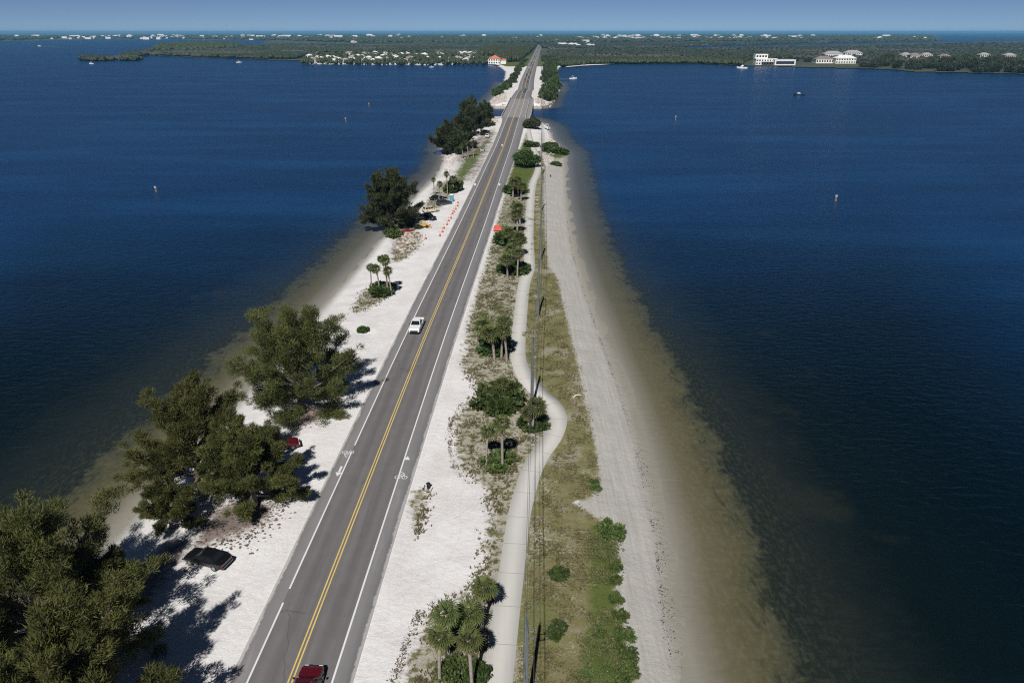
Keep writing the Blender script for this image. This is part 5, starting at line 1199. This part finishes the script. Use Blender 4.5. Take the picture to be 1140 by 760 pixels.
def marker(px, py, label, s=1.0):
    e = empty('channel_marker', w3(px, py)); m = MB()
    for a in range(3): m.tube([(.35 * math.cos(a * 2.1), .35 * math.sin(a * 2.1), -1), (.1 * math.cos(a * 2.1), .1 * math.sin(a * 2.1), 2.4 * s)], .12, 7)
    m.build('piles', M['wood'], e); m = MB(); m.box((0, -.2, 2.3 * s), (.7, .06, .7)); m.build('sign_board', M['grey_wood'], e); return tag(e, label, 'channel marker', 'channel markers')
marker(930, 224, 'timber channel marker standing in the right bay', .75); marker(174, 214, 'timber channel marker standing in the left bay', .75); marker(411, 119, 'channel marker in the left bay level with the bridge', 1.0); marker(385, 136, 'channel marker left of the far grove', 1.0); marker(752, 134, 'channel marker in the right bay level with the bridge', 1.0)

# ------------------------------------------------------------------ houses
def house(w, d, h, roof='roof_grey', wall='wall_white', storeys=1, pitch=.3, kind='hip', name='house', over=.6, win=True):
    def f():
        e = empty(name, (0, 0, 0)); m = MB(); m.box((0, 0, h / 2), (w, d, h)); m.build('wall', M[wall], e)
        m = MB(); a, b = w / 2 + over, d / 2 + over; z = h; rh = min(w, d) * pitch; rd = max(.1, a - b) if kind == 'hip' else a
        if kind == 'flat': m.box((0, 0, h + .25), (w + over, d + over, .5))
        else:
            m.add([(-a, -b, z), (a, -b, z), (a, b, z), (-a, b, z), (-rd, 0, z + rh), (rd, 0, z + rh)], [(0, 1, 5, 4), (1, 2, 5), (2, 3, 4, 5), (3, 0, 4), (3, 2, 1, 0)])
        m.build('roof', M[roof], e)
        if win:
            sh = h / storeys; n = max(2, int(w / 4))
            for s in range(storeys):
                for k in range(n):
                    x = (k + .5) / n * w - w / 2; q = MB(); q.box((x, -d / 2 - .03, s * sh + sh * .52), (w / n * .55, .1, sh * .5)); q.build('window', M['pane'], e)
        return e
    return f
def site(px, py, z=.8): return (*G(px, py, z), z)
# white building with orange roof by the mainland entrance
b = house(20, 18, 8.5, 'roof_orange', 'wall_white', 2, .28, name='orange_roofed_house')(); b.location = site(551, 71.5); b.rotation_euler.z = R(-6)
wing = MB(); wing.box((14.5, 2, 3), (9, 12, 6)); wing.build('wing_wall', M['wall_white'], b); wing = MB(); wing.add([(9.9, -4.6, 6), (19.6, -4.6, 6), (19.6, 8.6, 6), (9.9, 8.6, 6), (12, 2, 8.4), (17, 2, 8.4)], [(0, 1, 5, 4), (1, 2, 5), (2, 3, 4, 5), (3, 0, 4), (3, 2, 1, 0)]); wing.build('wing_roof', M['roof_orange'], b)
tag(b, 'two storey white house with orange tile roof beside the far road', 'house')
# mansions on the far right shore
b = house(34, 16, 9, 'roof_white', 'wall_white', 2, kind='flat', name='mansion')(); b.location = site(851, 72.3); q = MB(); q.box((-6, 6, 12.5), (20, 12, 7)); q.build('upper_storey', M['wall_white'], b)
for k in range(4): q = MB(); q.box((-13 + k * 4.6, -.06, 12.8), (3, .1, 3)); q.build('window', M['pane'], b)
q = MB(); q.box((4, -10.5, 5.2), (24, 5, .4)); q.build('balcony', M['wall_white'], b); tag(b, 'tall stepped white mansion, leftmost on the far right shore', 'house')
b = house(33, 15, 8, 'roof_white', 'wall_white', 1, kind='flat', name='mansion', win=False)(); b.location = site(872, 72.6); q = MB(); q.box((0, -7.56, 3.8), (29, .12, 4.6)); q.build('glass_front', M['pane'], b); tag(b, 'low flat roofed white house with a wide dark glass front', 'house')
for px, py, w, d, h, rf, lb in ((916, 70.5, 30, 16, 6.5, 'roof_brown', 'white waterfront house with brown roof, right of the glass fronted house'), (939, 70.8, 34, 16, 8.5, 'roof_white', 'white waterfront house with pale roof at the edge of the tall wood'),
                                (926, 64, 38, 18, 7, 'roof_grey', 'grey roofed house behind the brown roofed waterfront house'), (948, 63.5, 36, 18, 8, 'roof_grey', 'grey roofed house behind the pale roofed waterfront house')):
    b = house(w, d, h, rf, 'wall_white', 2 if h > 7 else 1, name='mansion')(); b.location = site(px, py); tag(b, lb, 'house')
for i, (px, py, rf) in enumerate(((1007, 66, 'roof_grey'), (1017, 66.5, 'roof_brown'), (1030, 66, 'roof_grey'), (1050, 68, 'roof_brown'), (1094, 66, 'roof_grey'), (1122, 66.5, 'roof_grey'))):
    b = house(20, 13, 8, rf, 'wall_cream', 2, name='house')(); b.location = site(px, py); tag(b, ['grey roofed house among the tall trees, leftmost of the hidden row', 'brown roofed house among the tall trees', 'grey roofed house in the middle of the tall trees', 'larger brown roofed house among the tall trees', 'grey roofed house deep in the right hand wood', 'grey roofed house closest to the right edge'][i], 'house')
# marina community on the left mainland shore
rh = random.Random(3)
HK = [Kind(house(15, 11, 5.5, r, w_, 1, .3, name='house', win=True)) for r, w_ in (('roof_grey', 'wall_white'), ('roof_white', 'wall_white'), ('roof_brown', 'wall_cream'), ('roof_white', 'wall_cream'))]
for k in range(95):
    px = rh.uniform(342, 536); py = rh.choice((69.6, 68.2, 66.4, 64.6, 62.8, 61)) + rh.uniform(-.5, .5)
    if px > 520: py = min(py, 67.2)
    i = rh.randrange(4); HK[i].put(site(px, py), rh.uniform(-.5, .5), rh.uniform(.55, .9), ['small white house with grey roof', 'small white house with white roof', 'small cream house with brown roof', 'small cream house with white roof'][i] + ' in the marina community', 'house', 'houses of the marina community')
def small_boat():
    e = boat('top', (0, 0, 0), 0, 9, 'white boat moored along the marina seawall'); return e
BK = Kind(small_boat)
for k in range(52):
    px = rh.uniform(340, 534); py = float(np.interp(px, [340, 436, 454, 486, 512, 527, 537], [71.4, 72.0, 71.9, 72.8, 71.6, 69.9, 67.8])) + rh.uniform(-.1, .35)
    BK.put(w3(px, py), rh.uniform(-.5, .5) + (R(90) if rh.random() < .3 else 0), rh.uniform(.8, 1.3), 'white boat moored along the marina seawall', 'boat', 'boats moored at the marina')
# waterfront buildings along the horizon
DK = [Kind(house(30, 16, 11, 'roof_white', 'wall_white', 2, name='building', win=False)), Kind(house(45, 18, 13, 'roof_white', 'wall_white', 3, kind='flat', name='building', win=False)), Kind(house(26, 16, 10, 'roof_grey', 'wall_cream', 2, name='building', win=False))]
for k in range(280):
    u = rh.random()
    if u < .36: px, py = rh.uniform(0, 420), rh.gauss(42.6, .8)
    elif u < .94: px, py = rh.choice((rh.uniform(664, 712), rh.uniform(664, 712), rh.uniform(700, 905), rh.uniform(700, 905), rh.uniform(610, 1035))), rh.choice((rh.gauss(41.6, .5), rh.gauss(43.9, .35), rh.gauss(43.9, .35), rh.gauss(42.8, .5)))
    else: px, py = rh.uniform(420, 610), rh.gauss(42.5, 1.2)
    py = max(39.4, min(45, py)); s = rh.uniform(.55, 1.15) * (1.0 if py > 42.4 else 1.6); i = rh.randrange(3)
    DK[i].put(site(px, py), rh.uniform(-.4, .4), s, ['white gabled building', 'long white flat roofed building', 'cream building with grey roof'][i] + ' on the horizon shore', 'building', 'buildings along the horizon')
for px, py, w in ((618, 46.5, 40), (653, 45, 60), (652, 47.5, 35), (697, 40.6, 110), (735, 40.3, 120), (648, 43.4, 90)):
    b = house(w, 18, 12, 'roof_white', 'wall_white', 3, kind='flat', name='building', win=True)(); b.location = site(px, py); tag(b, 'long white building standing out above the trees right of the far road', 'building', 'long white buildings right of the far road')
for k in range(16):
    px = rh.uniform(625, 668) if k < 8 else rh.uniform(385, 420); py = rh.uniform(50.5, 52.5) if k < 8 else rh.uniform(46, 48)
    DK[k % 3].put(site(px, py), rh.uniform(-.5, .5), rh.uniform(.5, .8), 'pale house half hidden in the mangrove woods', 'building', 'houses in the mangrove woods')

# ------------------------------------------------------------------ air
HAZE = 1.0 / 17000
mb = MB(); mb.box((0, 24000, 31.5), (104000, 60000, 71)); hz = mb.build('haze', None or bpy.data.materials.new('haze')); tag(hz, kind='stuff')
hm = hz.data.materials[0]; hm.use_nodes = True; nt = hm.node_tree; nt.nodes.remove(nt.nodes['Principled BSDF']); pv = nt.nodes.new('ShaderNodeVolumePrincipled')
pv.inputs['Color'].default_value = (.22, .6, .95, 1); pv.inputs['Density'].default_value = HAZE; nt.links.new(pv.outputs[0], nt.nodes['Material Output'].inputs['Volume'])
